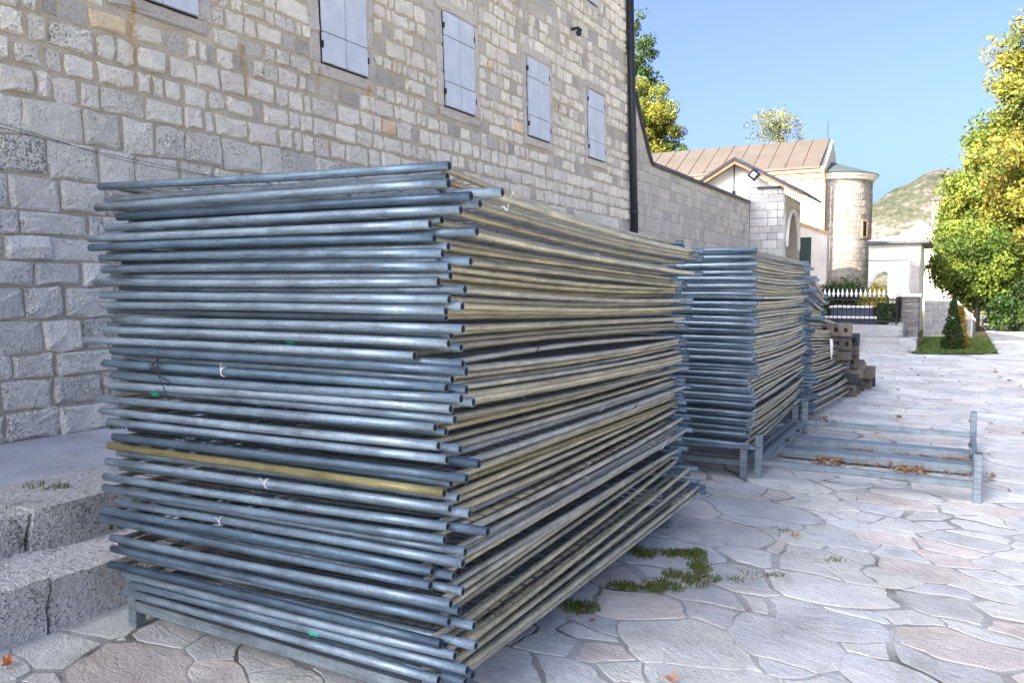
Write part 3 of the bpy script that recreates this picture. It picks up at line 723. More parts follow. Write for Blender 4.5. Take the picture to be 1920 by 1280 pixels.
for c_ in range(5):
    Yc = 13.55+.40*c_; top = (1.18, 1.02, .74, .52, .26)[c_]
    for col in range(3):
        Xc = -1.80-.72*col+(.02, .05, .09, .12, .16)[c_]; z = 0.; lay = 0
        while z < top-(.0 if col else .1):
            e = rf.choice((0, 0, 1, 1, 2, 3)); side = rf.random() < .55; hh = .11 if side else .065
            o = link_mesh('ballast_block', FM[e]); o.location = (Xc+rf.gauss(0, .04)+(.08 if z < .3 else 0), Yc+rf.gauss(0, .02), z+hh+.002)
            o.rotation_euler = (R(90) if side else 0, 0, rf.gauss(0, .06)); z += 2*hh+.004; lay += 1
            tag(o, '%s fence foot, %s layer up, %s row from far stack, %s column' % (FLAB[e], nth(lay), nth(c_+1), ('outer', 'middle', 'inner')[col]), 'fence foot', 'fence feet piled beyond the far stack')

# ---- dead leaves
def leaf_geo(r, x, y, z, s, curl=.5):
    """five-lobed dry leaf, its lobes curled up unevenly"""
    a = r.uniform(0, 6.283); o = []; n = 16; k = curl*r.uniform(.5, 1.2); ax = r.uniform(0, 3.14); sq = r.uniform(.6, .95)
    for q in range(n):
        t_ = 2*math.pi*q/n; lobe = .5+.5*math.cos(5*t_); rr = s*.5*(.45+.55*lobe)*(1.1 if q < n//2 else .95)*r.uniform(.85, 1.15)
        X, Y_ = rr*math.cos(t_), rr*math.sin(t_)*sq
        up = k*(abs(X*math.cos(ax)+Y_*math.sin(ax))*1.1+r.uniform(0, .12)*s)
        o.append((x+X*math.cos(a)-Y_*math.sin(a), y+X*math.sin(a)+Y_*math.cos(a), z+up))
    o.append((x, y, z)); return o, [[q, (q+1) % n, n] for q in range(n)]
BR = [(.30, .175, .10), (.36, .23, .14), (.22, .12, .065), (.42, .30, .20)]
mb = MB()
for _ in range(300):
    if rng.random() < .75: x = rng.uniform(-1.35, .12); y = 8.22-abs(rng.gauss(0, .12)); x += .25*math.sin(x*9)
    else: x = rng.choice((rng.gauss(-.85, .08), rng.gauss(-.25, .18), rng.uniform(-.1, .12))); y = rng.choice((8.83, 8.86, 8.8))+rng.gauss(0, .03)
    vs, fs = leaf_geo(rng, x, y, .024+rng.random()*.03, rng.uniform(.03, .075), .9); mb.add(vs, fs, rng.choice(BR))
for _ in range(90):
    vs, fs = leaf_geo(rng, -1.48+rng.gauss(0, .12), 10.6+rng.gauss(0, .25), .024, rng.uniform(.03, .06), .8); mb.add(vs, fs, rng.choice(BR))
tag(mb.build('leaf_litter', M_DRY), 'brown dead leaves drifted against the beams of the empty rack', 'leaves', kind='stuff')
LV = [((-1.03, 3.23), .085, (.42, .22, .12), 'curled orange brown leaf on the paving'), ((-.72, 2.86), .05, (.5, .12, .10), 'small reddish leaf on the paving'),
      ((-.93, 5.58), .09, (.45, .26, .12), 'tan leaf lying among pinkish flagstones'), ((-3.66, 1.93), .10, (.45, .12, .03), 'rust red leaf at the foot of the lower step')]
for k, ((x, y), s, col, lab) in enumerate(LV):
    mb = MB(); vs, fs = leaf_geo(rng, x, y, .024, s, .8); mb.add(vs, fs, col); tag(mb.build('fallen_leaf', M_DRY), lab, 'leaf')
for k, (x, y) in enumerate([(-1.42, 4.97), (-1.30, 4.5), (-1.22, 4.47), (-.98, 4.58), (-1.5, 4.2), (-1.63, 4.75), (-1.66, 3.72), (-1.56, 3.62)]):
    mb = MB(); vs, fs = leaf_geo(rng, x, y, .035, rng.uniform(.04, .07), .8); mb.add(vs, fs, rng.choice(BR)); tag(mb.build('fallen_leaf', M_DRY), 'small brown leaf caught in the grass between flagstones', 'leaf', 'leaves caught in the grass tufts')
for k in range(26):
    x = rng.uniform(-1.2, 1.2); y = rng.uniform(8.5, 22)
    mb = MB(); vs, fs = leaf_geo(rng, x, y, .024, rng.uniform(.05, .10), .8); mb.add(vs, fs, rng.choice([(.10, .07, .05), (.18, .10, .06), (.30, .16, .09)])); tag(mb.build('fallen_leaf', M_DRY), 'dark dry leaf scattered on the open paving', 'leaf', 'leaves scattered on the open paving')

# ================================================================= LOW WALL, GATEHOUSE, CHAPEL
lw = tag(empty('boundary_wall', (0, 0, 0)), 'high stone boundary wall with dark coping, running from the building to the gatehouse', 'wall')
m = MB(); LW0, LW1 = 17.25, 28.5
prof = [(LW0, 0), (LW1, 0), (LW1, 4.66), (18.55, 4.62), (18.38, 4.68), (18.2, 4.86), (17.7, 5.45), (17.25, 6.05)]
m.prism(prof, -7.0, WX-.02, 'x'); m.build('wall_core', M_MORTAR, lw)
cp = MB(); top = prof[2:]
for i in range(len(top)-1):
    (ya, za), (yb, zb_) = top[i], top[i+1]; a = Vector((-7.12, ya, za)); c_ = Vector((-7.12, yb, zb_)); up = Vector((0, 0, .08)) if i == 0 else Vector((0, .03, .025))
    X2 = Vector((.68, 0, 0)); cp.add([a, a+X2, c_+X2, c_, a+up, a+X2+up, c_+X2+up, c_+up], [(0, 1, 2, 3), (4, 7, 6, 5), (0, 4, 5, 1), (1, 5, 6, 2), (2, 6, 7, 3), (3, 7, 4, 0)])
cp.build('coping', M_SLATE, lw)
def h_low(r, v): return r.choice((.22, .25, .30, .36))
def w_low(r, v, h): return r.choice((.16, .2, .24, .3, .4, .5)) if h > .28 else r.choice((.3, .4, .5, .6))
def s_low(r, rc):
    L = r.uniform(.55, .76); return r.uniform(.008, .02), .012, (L, L*.94, L*.86), r.choice((0, .1, .3))
rects = lay_courses(rng, LW0+.02, LW1-.02, .3, 4.6, h_low, w_low, lambda r, v: r.uniform(.015, .03))
rects += [q for q in lay_courses(rng, LW0+.02, 18.4, 4.6, 6.2, h_low, lambda r, v, h: r.uniform(.25, .4), lambda r, v: .02) if q[3] < np.interp(q[1], [17.25, 17.7, 18.2, 18.38, 18.55], [6.05, 5.45, 4.86, 4.68, 4.62])-.02]
put_stones(rects, lambda u, v, o: (WX-.02+o, u, v), lambda p: p, lw, rng, s_low, M_FSTONE, 220, 'stone', 60)

gt = tag(empty('gatehouse', (-6.8, 30, 0)), 'small stone gatehouse with gabled roof and side arch at the end of the boundary wall', 'gatehouse')
O = (-6.8, 30, 0)
def loc(p): return (p[0]-O[0], p[1]-O[1], p[2]-O[2])
GX0, GX1, GY0, GY1, GE = -8.35, -5.32, 28.55, 31.7, 4.95
m = MB()
# front gable wall, and plaza side wall with an arched opening
m.prism([(GX0-O[0], 0), (GX1-O[0]-.012, 0), (GX1-O[0]-.012, GE), (-6.95-O[0], 6.05), (GX0-O[0], 5.25)], GY0-O[1], GY0-O[1]+.4, 'y'); m.build('front_wall', M_PLASTER, gt)
m = MB(); m.box((-6.5-O[0], GY0-O[1]-.004, 0), (GX1-O[0]-.014, GY0-O[1]-.001, 5.2)); m.build('joint_bed', M_JOINT, gt)
AY0, AY1, AZ, AR = 29.05, 31.25, 3.15, 1.1
arch = [(AY0-O[1], 0)]+[((AY0+AY1)/2-O[1]-AR*math.cos(t_), AZ+AR*1.15*math.sin(t_)) for t_ in np.linspace(0, math.pi, 13)]+[(AY1-O[1], 0)]
m = MB(); poly = [(GY0-O[1]+.4, 0)]+arch+[(GY1-O[1], 0), (GY1-O[1], GE-.02), (GY0-O[1]+.4, GE-.02)]
m.prism(poly, GX1-O[0]-.45, GX1-O[0], 'x'); m.build('side_wall', M_MORTAR, gt)
m = MB(); m.box((GX0-O[0], GY1-O[1]-.3, 0), (GX1-O[0]-.46, GY1-O[1], GE)); m.box((GX0-O[0], GY0-O[1]+.41, 0), (GX0-O[0]+.3, GY1-O[1]-.31, GE)); m.build('back_wall', M_MORTAR, gt)
m = MB(); m.tube([(GX1-O[0]+.005, (AY0+AY1)/2-O[1]-(AR+.07)*math.cos(t_), AZ+(AR*1.15+.07)*math.sin(t_)) for t_ in np.linspace(0, math.pi, 15)], .085, 6); m.build('arch_moulding', M_PLASTER, gt)
# ashlar on the front pillar face and the side wall
def s_gate(r, rc):
    L = r.uniform(.55, .85); return r.uniform(.008, .018), .008, (L, L*.96, L*.92), r.choice((0, .1, .2))
hg = lambda r, v: r.choice((.24, .27, .30)); wg = lambda r, v, h: r.choice((.32, .42, .52, .62)); gg = lambda r, v: r.uniform(.012, .02)
rects = lay_courses(rng, -6.48, GX1-.005, .1, 5.2, hg, wg, gg)
put_stones(rects, lambda u, v, o: (u-O[0], GY0-O[1]-o, v), lambda p: (p[0]+O[0], p[1]+O[1], p[2]), gt, rng, s_gate, M_FSTONE, 80)
rects = [q for q in lay_courses(rng, GY0+.01, GY1-.01, .1, 4.85, hg, lambda r, v, h: r.uniform(.25, .45), gg)
         if not (q[1] > AY0-.1 and q[0] < AY1+.1 and q[2] < AZ+AR*1.15+.12)]
put_stones(rects, lambda u, v, o: (GX1-O[0]+o, u-O[1], v), lambda p: (p[0]+O[0], p[1]+O[1], p[2]), gt, rng, s_gate, M_FSTONE, 60)
# two roof slopes with thickness
RX = -6.95-O[0]
for sgn, xe, ze, mt in ((1, -4.62-O[0], 4.85, M_SLATE), (-1, -9.0-O[0], 4.95, M_ROOF)):
    m = MB(); m.prism([(RX, 6.12), (xe, ze), (xe, ze+.10), (RX, 6.24)], GY0-O[1]-.35, GY1-O[1]+.3, 'y'); m.build('roof_slope', mt, gt)
m = MB(); m.prism([(RX, 6.10), (-4.66-O[0], 4.82), (-4.66-O[0], 4.74), (RX, 6.0)], GY0-O[1]-.33, GY0-O[1]-.26, 'y'); m.prism([(RX, 6.10), (-8.9-O[0], 4.99), (-8.9-O[0], 4.9), (RX, 6.0)], GY0-O[1]-.33, GY0-O[1]-.26, 'y'); m.build('barge_board', M_CORN, gt)
m = MB(); m.box((GX1-O[0]-.9, GY0-O[1]-.06, 5.12), (GX1-O[0]-.1, GY0-O[1]+.0, 5.2)); m.build('string_course', M_SLATE, gt)
m = MB(); p = Vector((-6.28, 28.2, 5.58)); m.box((-.15, -.05, -.15), (.15, .05, .15), .02, M=Matrix.Translation(p) @ Matrix.Rotation(R(40), 4, 'Y')); fl = empty('floodlight', p-Vector((0, 0, .2)))
tag(fl, 'black square floodlight under the gatehouse gable', 'floodlight')
m = MB(); m.box((-.155, -.05, -.155), (.155, .05, .155), .02, M=Matrix.Translation((0, 0, .2)) @ Matrix.Rotation(R(40), 4, 'Y')); m.build('housing', M_IRON, fl)
m = MB(); m.box((-.09, -.056, -.09), (.09, -.052, .09), 0, M=Matrix.Translation((0, 0, .2)) @ Matrix.Rotation(R(40), 4, 'Y')); m.build('lens', mat('lens_glass', (.5, .52, .55), .15), fl)
m = MB(); m.box((-.02, .05, .18), (.02, .32, .22)); m.build('arm', M_IRON, fl)
m = MB(); m.tube([(-7.0, 28.4, 4.5), (-7.0, 28.4, 6.0)], .022, 6); m.box((-7.05, 28.36, 4.9), (-6.95, 28.44, 5.1)); tag(m.build('antenna_pole', M_IRON), 'thin antenna pole in front of the gatehouse gable', 'pole')

# side wall with the dark green door
dw = tag(empty('door_wall', (-5.4, 34, 0)), 'cream wall with sloping coping and a tall dark green door beside the gatehouse', 'wall')
m = MB(); m.prism([(-1.2, 0), (-.33, 0), (-.33, 3.75), (.17, 3.75), (.17, 0), (.75, 0), (.75, 3.85), (-.25, 4.25), (-1.2, 4.25)], -.2, .2, 'y'); m.build('wall', M_PLASTER, dw)
m = MB(); m.prism([(-1.3, 4.25), (-.25, 4.25), (.85, 3.82), (.85, 3.92), (-.25, 4.36), (-1.3, 4.36)], -.3, .3, 'y'); m.build('coping', M_CORN, dw)
m = MB(); m.box((-.32, -.12, 0), (.16, -.05, 3.74), .01); d_ = m.build('door', M_DOOR, dw)
m = MB(); m.box((.08, -.16, 1.4), (.12, -.12, 1.7)); m.build('handle', M_IRON, d_)

# chapel with the long sheet roof and a round apse
ch = tag(empty('chapel', (-5.2, 38, 0)), 'white walled chapel with long brown sheet roof and round stone apse', 'chapel')
CX1, CY0, CY1, CE, CR = 0., -1.1, 4.0, 6.80, 8.55
m = MB(); m.box((-17, CY0, 0), (CX1-.05, CY1, CE)); m.prism([(CY0+.1, CE), (CY1-.1, CE), ((CY0+CY1)/2, CR-.1)], CX1-.4, CX1-.06, 'x'); m.build('wall', M_PLASTER, ch)
m = MB(); m.box((-17, CY0-.22, CE-.12), (CX1+.02, CY0-.003, CE+.12), .03); m.box((-17, CY0-.12, CE-.36), (CX1, CY0-.004, CE-.13), .02); m.build('cornice', M_CORN, ch)
m = MB(); yr = (CY0+CY1)/2
m.prism([(CY0-.3, CE+.13), (yr, CR), (CY1+.3, CE+.13), (CY1+.3, CE+.05), (yr, CR-.12), (CY0-.3, CE+.05)], -17, CX1-.2, 'x'); ro = m.build('roof', M_ROOF, ch)
m2 = (CR-CE-.13)/(yr-CY0+.3)
for k in range(20):
    x = CX1-.22-.72*k; m = MB(); m.prism([(CY0-.3, CE+.13), (yr, CR), (yr, CR+.03), (CY0-.3, CE+.16)], x-.012, x+.012, 'x'); m.build('roof_seam', M_ROOF, ro)
m = MB(); m.tube([(CX1-.05, CY0-.34, CE+.06), (CX1-.05, CY0-.2, CE-.3), (CX1-.02, CY0-.08, CE-.6)], .05, 8); m.tube([(CX1-.02, CY0-.08, CE-.6), (CX1-.02, CY0-.08, 3.4)], .05, 8); m.build('downpipe', M_CORN, ch)
m = MB(); m.tube([(CX1-.02, CY0-.08, 3.4), (CX1-.02, CY0-.08, .3)], .055, 8); m.build('downpipe', M_PIPE, ch)
m = MB(); m.tube([(CX1-.3, yr, CR), (CX1-.3, yr, CR+.75)], .014, 5); m.build('lightning_rod', M_IRON, ch)
AC = (CX1-.05, 1.05); ARd = 1.72; AT = 6.45
ap = []
for z in (0, AT):
    ap.append([(AC[0]+ARd*math.sin(t_), AC[1]-ARd*math.cos(t_), z) for t_ in np.linspace(0, math.pi, 25)])
m = MB(); m.add(ap[0]+ap[1], [[i, i+1, 26+i, 25+i] for i in range(24)]); m.build('apse_core', M_JOINT, ch)
m = MB(); m.add([(AC[0]+(ARd+e)*math.sin(t_), AC[1]-(ARd+e)*math.cos(t_), z) for (e, z) in ((0, AT-.02), (.10, AT), (.10, AT+.1), (.22, AT+.16), (.22, AT+.24), (.0, AT+.25)) for t_ in np.linspace(0, math.pi, 25)], [[k*25+i, k*25+i+1, (k+1)*25+i+1, (k+1)*25+i] for k in range(5) for i in range(24)]); m.build('apse_cornice', M_PLASTER, ch)
m = MB(); n = 25; vs = [(AC[0]+(ARd+.26)*math.sin(t_), AC[1]-(ARd+.26)*math.cos(t_), AT+.25) for t_ in np.linspace(0, math.pi, n)]+[(AC[0], AC[1], AT+.95)]
m.add(vs, [[i, i+1, n] for i in range(n-1)]); m.add([(v[0], v[1], v[2]-.02) for v in vs[:n]]+[(AC[0], AC[1], AT+.3)], [[i+1, i, n] for i in range(n-1)]); m.build('apse_roof', M_TEAL, ch)
WU = ARd*R(62)
def fap(u, v, o): t_ = u/ARd; return (AC[0]+(ARd+o)*math.sin(t_), AC[1]-(ARd+o)*math.cos(t_), v)
rects = lay_courses(rng, .05, ARd*math.pi*.8, .3, AT-.05, lambda r, v: r.choice((.24, .28, .32)), lambda r, v, h: r.choice((.26, .34, .42)), gg, [(WU-.24, WU+.24, 3.85, 4.75)])
put_stones(rects, fap, lambda p: (p[0]-5.2, p[1]+38, p[2]), ch, rng, lambda r, rc: (r.uniform(.005, .014), .008, (lambda L: (L, L*.93, L*.85))(r.uniform(.26, .40)), r.choice((0, .05, .2))), M_FSTONE, 200, 'apse_stone', 40)
m = MB()
for (u0, u1, v0, v1) in ((-.22, -.14, 3.9, 4.7), (.14, .22, 3.9, 4.7), (-.14, .14, 3.9, 3.98), (-.14, .14, 4.62, 4.7)):
    P_ = [fap(WU+u, v, o) for o in (-.05, .04) for u, v in ((u0, v0), (u1, v0), (u1, v1), (u0, v1))]; m.add(P_, [(3, 2, 1, 0), (4, 5, 6, 7), (0, 1, 5, 4), (1, 2, 6, 5), (2, 3, 7, 6), (3, 0, 4, 7)])
wn = m.build('window', M_CORN, ch)
m = MB(); m.add([fap(WU+u, v, .006) for u, v in ((-.14, 3.98), (.14, 3.98), (.14, 4.62), (-.14, 4.62))], [(0, 1, 2, 3)]); m.build('pane', M_DARK, wn)
m = MB()
for u in (-.05, .05): m.tube([fap(WU+u, 3.98, .02), fap(WU+u, 4.62, .02)], .008, 5)
m.tube([fap(WU-.14, 4.3, .02), fap(WU+.14, 4.3, .02)], .008, 5); m.build('window_bars', M_IRON, wn)

# porch building with segmental arch
po = tag(empty('porch', (-2.1, 33, 0)), 'low white porch with a segmental arch and flat dark edged roof', 'porch')
PX0, PX1, PT = -.95, .80, 3.35
m = MB(); ar = [(-1.1-.0, 1.0)]+[(-.45+.62*math.cos(t_)*1., 1.55+.55*math.sin(t_)) for t_ in np.linspace(math.pi, 0, 13)]
poly = [(PX0, 0), (-.80, 0), (-.80, 1.80)]+[(-.32+.48*math.cos(t_), 1.80+.55*math.sin(t_)) for t_ in np.linspace(math.pi, 0, 13)]+[(.16, 0), (PX1-.35, 0), (PX1-.35, 2.75), (PX0, 2.75)]
m.prism(poly, .06, .4, 'y'); m.build('panel_wall', mat('shade_tinted_plaster', (.62, .63, .66), .9), po)  # white plaster wall with the bluish shade put into its colour
m = MB(); m.box((PX0, 0, 2.75), (PX1, .4, PT), .02); m.box((PX1-.38, .43, .0), (PX1-.03, 4.5, PT)); m.build('frieze', M_PLASTER, po)
m = MB(); m.box((PX1-.345, .01, 0), (PX1-.03, .42, 2.748)); pc = m.build('corner_core', M_MORTAR, po)
z = .3
while z < 2.7:
    h = rng.uniform(.2, .3); vs, fs = stone_piece(rng, PX1-.35, PX1-.02, z, min(z+h, 2.74)-.015, .02, .008); mb = MB(); L = rng.uniform(.40, .55); mb.add([(u, .01-o, v) for u, v, o in vs], fs, (L, L*.92, L*.86), .1); mb.build('quoin_stone', M_FSTONE, po); z += h
m = MB(); m.box((PX0-.05, -.25, PT+.003), (PX1+.28, 4.6, PT+.12), .01); m.build('roof_slab', M_SLATE, po)
m = MB(); m.prism([(PX0-.1, PT+.123), (PX1+.2, PT+.123), (-.1, PT+.30)], -.2, 4.5, 'y'); m.build('roof', M_PLASTER, po)
m = MB(); m.box((PX0, 2.6, 0), (PX1-.4, 2.8, 1.35)); m.build('inner_wall', M_PATH, po)

# low wall with iron fence round the grave plot
fw = tag(empty('iron_fence', (-1.4, 25, 0)), 'black iron railing with white spear tips on a low stone wall', 'fence')
m = MB()
rough_block(m, rng, -3.6, 0, 0, .4, 0, .66, (.52, .51, .49), .1, 8, 3, 3, .02); rough_block(m, rng, -.38, .0, .42, 7.5, 0, .70, (.52, .51, .49), .1, 3, 8, 3, .02)
m.build('base_wall', M_FSTONE, fw, True)
def s_base(r, rc): L = r.uniform(.50, .62); return r.uniform(.01, .02), .01, (L, L*.98, L*.95), r.choice((0, .1, .2))
rects = lay_courses(rng, -3.6, -.01, .02, .62, lambda r, v: .3, lambda r, v, h: r.uniform(.4, .8), gg)
put_stones(rects, lambda u, v, o: (u, -.01-o, v), lambda p: (p[0]-1.4, p[1]+25, p[2]), fw, rng, s_base, M_FSTONE, 60)
rects = lay_courses(rng, .05, 7.4, .02, .66, lambda r, v: .32, lambda r, v, h: r.uniform(.4, .8), gg)
put_stones(rects, lambda u, v, o: (.015+o, u, v), lambda p: (p[0]-1.4, p[1]+25, p[2]), fw, rng, s_base, M_FSTONE, 40)
bar = MB(); bar.tube([(0, 0, 0), (0, 0, .82)], .011, 6); BARM = bar.mesh('bar', M_IRON)
tip = MB(); prof_ = [(.014, .0), (.03, .02), (.018, .04), (.05, .08), (.03, .13), (.004, .24)]
vs = [(q[0]*math.cos(t_), q[0]*math.sin(t_), q[1]) for q in prof_ for t_ in np.linspace(0, 2*math.pi, 7)[:-1]]
tip.add(vs, [[k*6+i, k*6+(i+1) % 6, (k+1)*6+(i+1) % 6, (k+1)*6+i] for k in range(5) for i in range(6)]); TIPM = tip.mesh('spear_tip', M_WPAINT)
spots = [(-3.55+.122*k, .2) for k in range(29)]+[(-.19, .35+.16*k) for k in range(42)]
for (x, y) in spots:
    o = link_mesh('bar', BARM, fw, (x, y, .66)); link_mesh('spear_tip', TIPM, o, (0, 0, .80))
m = MB()
for z in (.74, 1.36): m.box((-3.6, .185, z), (-.19, .215, z+.035)); m.box((-.205, .22, z), (-.175, 7.2, z+.035))
m.build('rail', M_IRON, fw)
pl = tag(empty('stone_pillar', (-1.28, 26.7, 0)), 'dark stone pillar with pale cap behind the iron railing', 'pillar')
m = MB(); m.box((-.22, -.22, 0), (.22, .22, 1.45)); m.build('core', M_MORTAR, pl)
z = .05
while z < 1.4:
    h = rng.uniform(.18, .28); h = min(h, 1.44-z)
    for fc in (lambda u, v, o: (u, -.22-o, v), lambda u, v, o: (.22+o, u, v)):
        vs, fs = stone_piece(rng, -.22, .22, z+.01, z+h-.01, .025, .012); mb = MB(); L = rng.uniform(.18, .30); mb.add([fc(*q) for q in vs], fs, (L, L*.93, L*.86), .2); mb.build('stone', M_FSTONE, pl)
    z += h
m = MB(); m.box((-.3, -.3, 1.45), (.3, .3, 1.56), .02); m.build('cap', M_PLASTER, pl)
# raised tomb slabs
tb = tag(empty('tomb', (-3.0, 29, 0)), 'dark raised tomb slabs with pale edges inside the iron railing', 'tomb')
m = MB(); m.box((-1.2, -.6, 0), (.95, .9, .72)); m.box((-.75, -.35, .72), (.45, .8, 1.06)); m.build('slab', mat('dark_marble', (.035, .045, .07), .35), tb)
m = MB(); m.box((-1.25, -.66, .723), (1.0, -.40, .79), .01); m.box((-.8, -.42, 1.063), (.5, .85, 1.12), .01); m.box((-1.3, -.72, .0), (1.05, -.62, .1)); m.build('edge', M_PLASTER, tb)
# stones lying at the foot of the railing wall
for k, (x, y, a, b_, h) in enumerate(((-1.75, 24.2, .55, .28, .18), (-2.5, 24.4, .35, .25, .22), (-1.2, 24.5, .2, .25, .35))):
    m = MB(); rough_block(m, rng, x-a, x+a, y-b_, y+b_, 0, h, (.55, .54, .52), .15, 5, 4, 3, .06)
    tag(m.build('loose_stone', M_FSTONE, None, True), ['long pale stone step before the railing wall', 'rounded grey stone beside the fence feet', 'upright pale stone at the railing wall corner'][k], 'stone')

# stair wall beyond, lawn, path
sw = tag(empty('stair_wall', (-.3, 32, 0)), 'grey stone stair wall with sloping parapet behind the little thuja', 'wall')
m = MB(); m.prism([(-.8, 0), (.72, 0), (.72, .62), (.15, 1.25), (-.8, 1.28)], 0, .35, 'y'); m.build('wall', M_MORTAR, sw)
rects = [q for q in lay_courses(rng, -.78, .68, .05, 1.22, lambda r, v: .2, lambda r, v, h: r.uniform(.2, .4), gg) if q[3] < np.interp(q[1], [.15, .72], [1.25, .62])]
put_stones(rects, lambda u, v, o: (u, -o, v), lambda p: (p[0]-.3, p[1]+32, p[2]), sw, rng, lambda r, rc: (.012, .01, (lambda L: (L, L*.98, L*.96))(r.uniform(.25, .36)), .1), M_FSTONE, 40, 'stone', 20)
m = MB(); m.prism([(-.85, 1.283), (.16, 1.253), (.8, .56), (.8, .65), (.2, 1.33), (-.85, 1.36)], -.06, .4, 'y'); m.build('coping', M_CONC, sw)
m = MB(); m.box((.72, .02, 0), (.80, .3, .55)); m.build('end_post', M_SLATE, sw)
lawn = MB(); lawn.add([(-1.0, 23.05, .02), (.93, 24.25, .02), (.9, 31.5, .02), (-1.0, 31.5, .02)], [(0, 1, 2, 3)])
M_LAWN = mat('lawn_soil', (.06, .085, .02), .95); tag(lawn.build('lawn', M_LAWN), 'small green lawn', kind='structure')
gl = MB(); rl = random.Random(3)
for _ in range(5200):
    x = rl.uniform(-.97, .9); y = rl.uniform(23.2, 31.2)
    if y < 23.05+(x+1)*.62+.06: continue
    h = rl.uniform(.03, .09); a = rl.uniform(0, 6.28); wv = .02; k = rl.uniform(.7, 1.3); col = rl.choice(((.07, .12, .02), (.10, .15, .03), (.15, .17, .045)))
    gl.add([(x-wv*math.cos(a), y-wv*math.sin(a), .02), (x+wv*math.cos(a), y+wv*math.sin(a), .02), (x+rl.gauss(0, .03), y+rl.gauss(0, .03), .02+h)], [(0, 1, 2)], tuple(q*k for q in col))
tag(gl.build('lawn_grass', M_GRASS), 'short green grass of the little lawn', 'grass', kind='stuff')
rw = tag(empty('garden_wall', (3.2, 41, 0)), 'pinkish sunlit garden wall under the trees', 'wall')
m = MB(); m.box((-2.0, 0, 0), (6, .4, 1.9)); m.build('wall', mat('pink_stone', (.36, .24, .18), .9), rw)
m = MB(); m.box((-2.05, -.06, 1.903), (6.05, .46, 2.0)); m.build('coping', M_CONC, rw)
hs = tag(empty('white_house', (-2.6, 70, 0)), 'distant white house roof with a chimney beyond the porch', 'house')
m = MB(); m.box((-2.4, 0, 0), (2.0, 5, 5.0)); m.build('wall', M_PLASTER, hs)
m = MB(); m.prism([(-2.8, 5.0), (2.4, 5.0), (-.2, 6.9)], -.4, 5.4, 'y'); m.build('roof', mat('pale_roof', (.36, .34, .32), .7), hs)
m = MB(); m.box((.5, 1.0, 5.6), (.95, 1.45, 8.4)); m.build('chimney', M_PLASTER, hs)

# ================================================================= HILL
xs = np.concatenate([np.linspace(-330, -72, 30), np.linspace(-70, 90, 130), np.linspace(93, 330, 30)]); ys = np.concatenate([np.linspace(200, 300, 70), np.linspace(305, 520, 20)]); vs = []; fs = []
for j, y in enumerate(ys):
    for i, x in enumerate(xs):
        s = min(1, max(0, (y-200)/70)); s = s*s*(3-2*s)
        ridge = 36*math.exp(-((x-2)/70)**2)-4*math.exp(-((x+30)/12)**2)+14*math.exp(-((x-160)/90)**2)+20*math.exp(-((x+190)/80)**2)
        nz = noise.fractal(Vector((x*.03, y*.03, 1.)), .9, 2.1, 5)*3.5+noise.fractal(Vector((x*.12, y*.12, 4.)), .9, 2.1, 4)*1.2
        vs.append((x, y, -1+s*(ridge+nz)))
n = len(xs)
fs = [[j*n+i, j*n+i+1, (j+1)*n+i+1, (j+1)*n+i] for j in range(len(ys)-1) for i in range(n-1)]
M_HILL = mat('hill_rock', (.3, .25, .2), .95, spec=.1); t = NT(M_HILL); P = t.geo(); n1 = t.noise(P, .09, 6, .65); n2 = t.noise(P, .5, 5, .7)
c = t.ramp(t.math('MULTIPLY', t.math('ADD', n1, n2), .5), [(.40, (.035, .043, .028)), (.49, (.065, .068, .045)), (.55, (.115, .105, .09)), (.66, (.18, .17, .155))]); t.color(c); t.bump(n2, 1, 1.5)
m = MB(); m.add(vs, fs); tag(m.build('hills', M_HILL, None, True), 'rocky sunlit hill behind the porch', kind='structure')

# ================================================================= TREES AND SHRUBS
def leaves_mesh(name, pts_, size, cols, seed, material):
    """one small bent leaf per point"""
    r = np.random.default_rng(seed); n = len(pts_); P_ = np.array(pts_, 'f')
    a = r.normal(size=(n, 3)); a /= np.linalg.norm(a, axis=1)[:, None]; b_ = np.cross(a, r.normal(size=(n, 3))); b_ /= np.linalg.norm(b_, axis=1)[:, None]
    s = (size*r.uniform(.6, 1.4, n))[:, None]
    V = np.stack([P_-a*s*.5, P_+b_*s*.28, P_+a*s*.5, P_-b_*s*.28], 1).reshape(-1, 3)
    me = bpy.data.meshes.new(name); me.vertices.add(4*n); me.vertices.foreach_set('co', V.astype('f').ravel())
    me.loops.add(4*n); me.loops.foreach_set('vertex_index', np.arange(4*n, dtype='i'))
    me.polygons.add(n); me.polygons.foreach_set('loop_start', np.arange(0, 4*n, 4, dtype='i'))
    at = me.attributes.new('tint', 'FLOAT_COLOR', 'FACE'); c_ = np.ones((n, 4), 'f'); c_[:, :3] = np.array(cols)*r.uniform(.82, 1.18, n)[:, None]; at.data.foreach_set('color', c_.ravel())
    me.materials.append(material); me.update(); me.validate(); return me
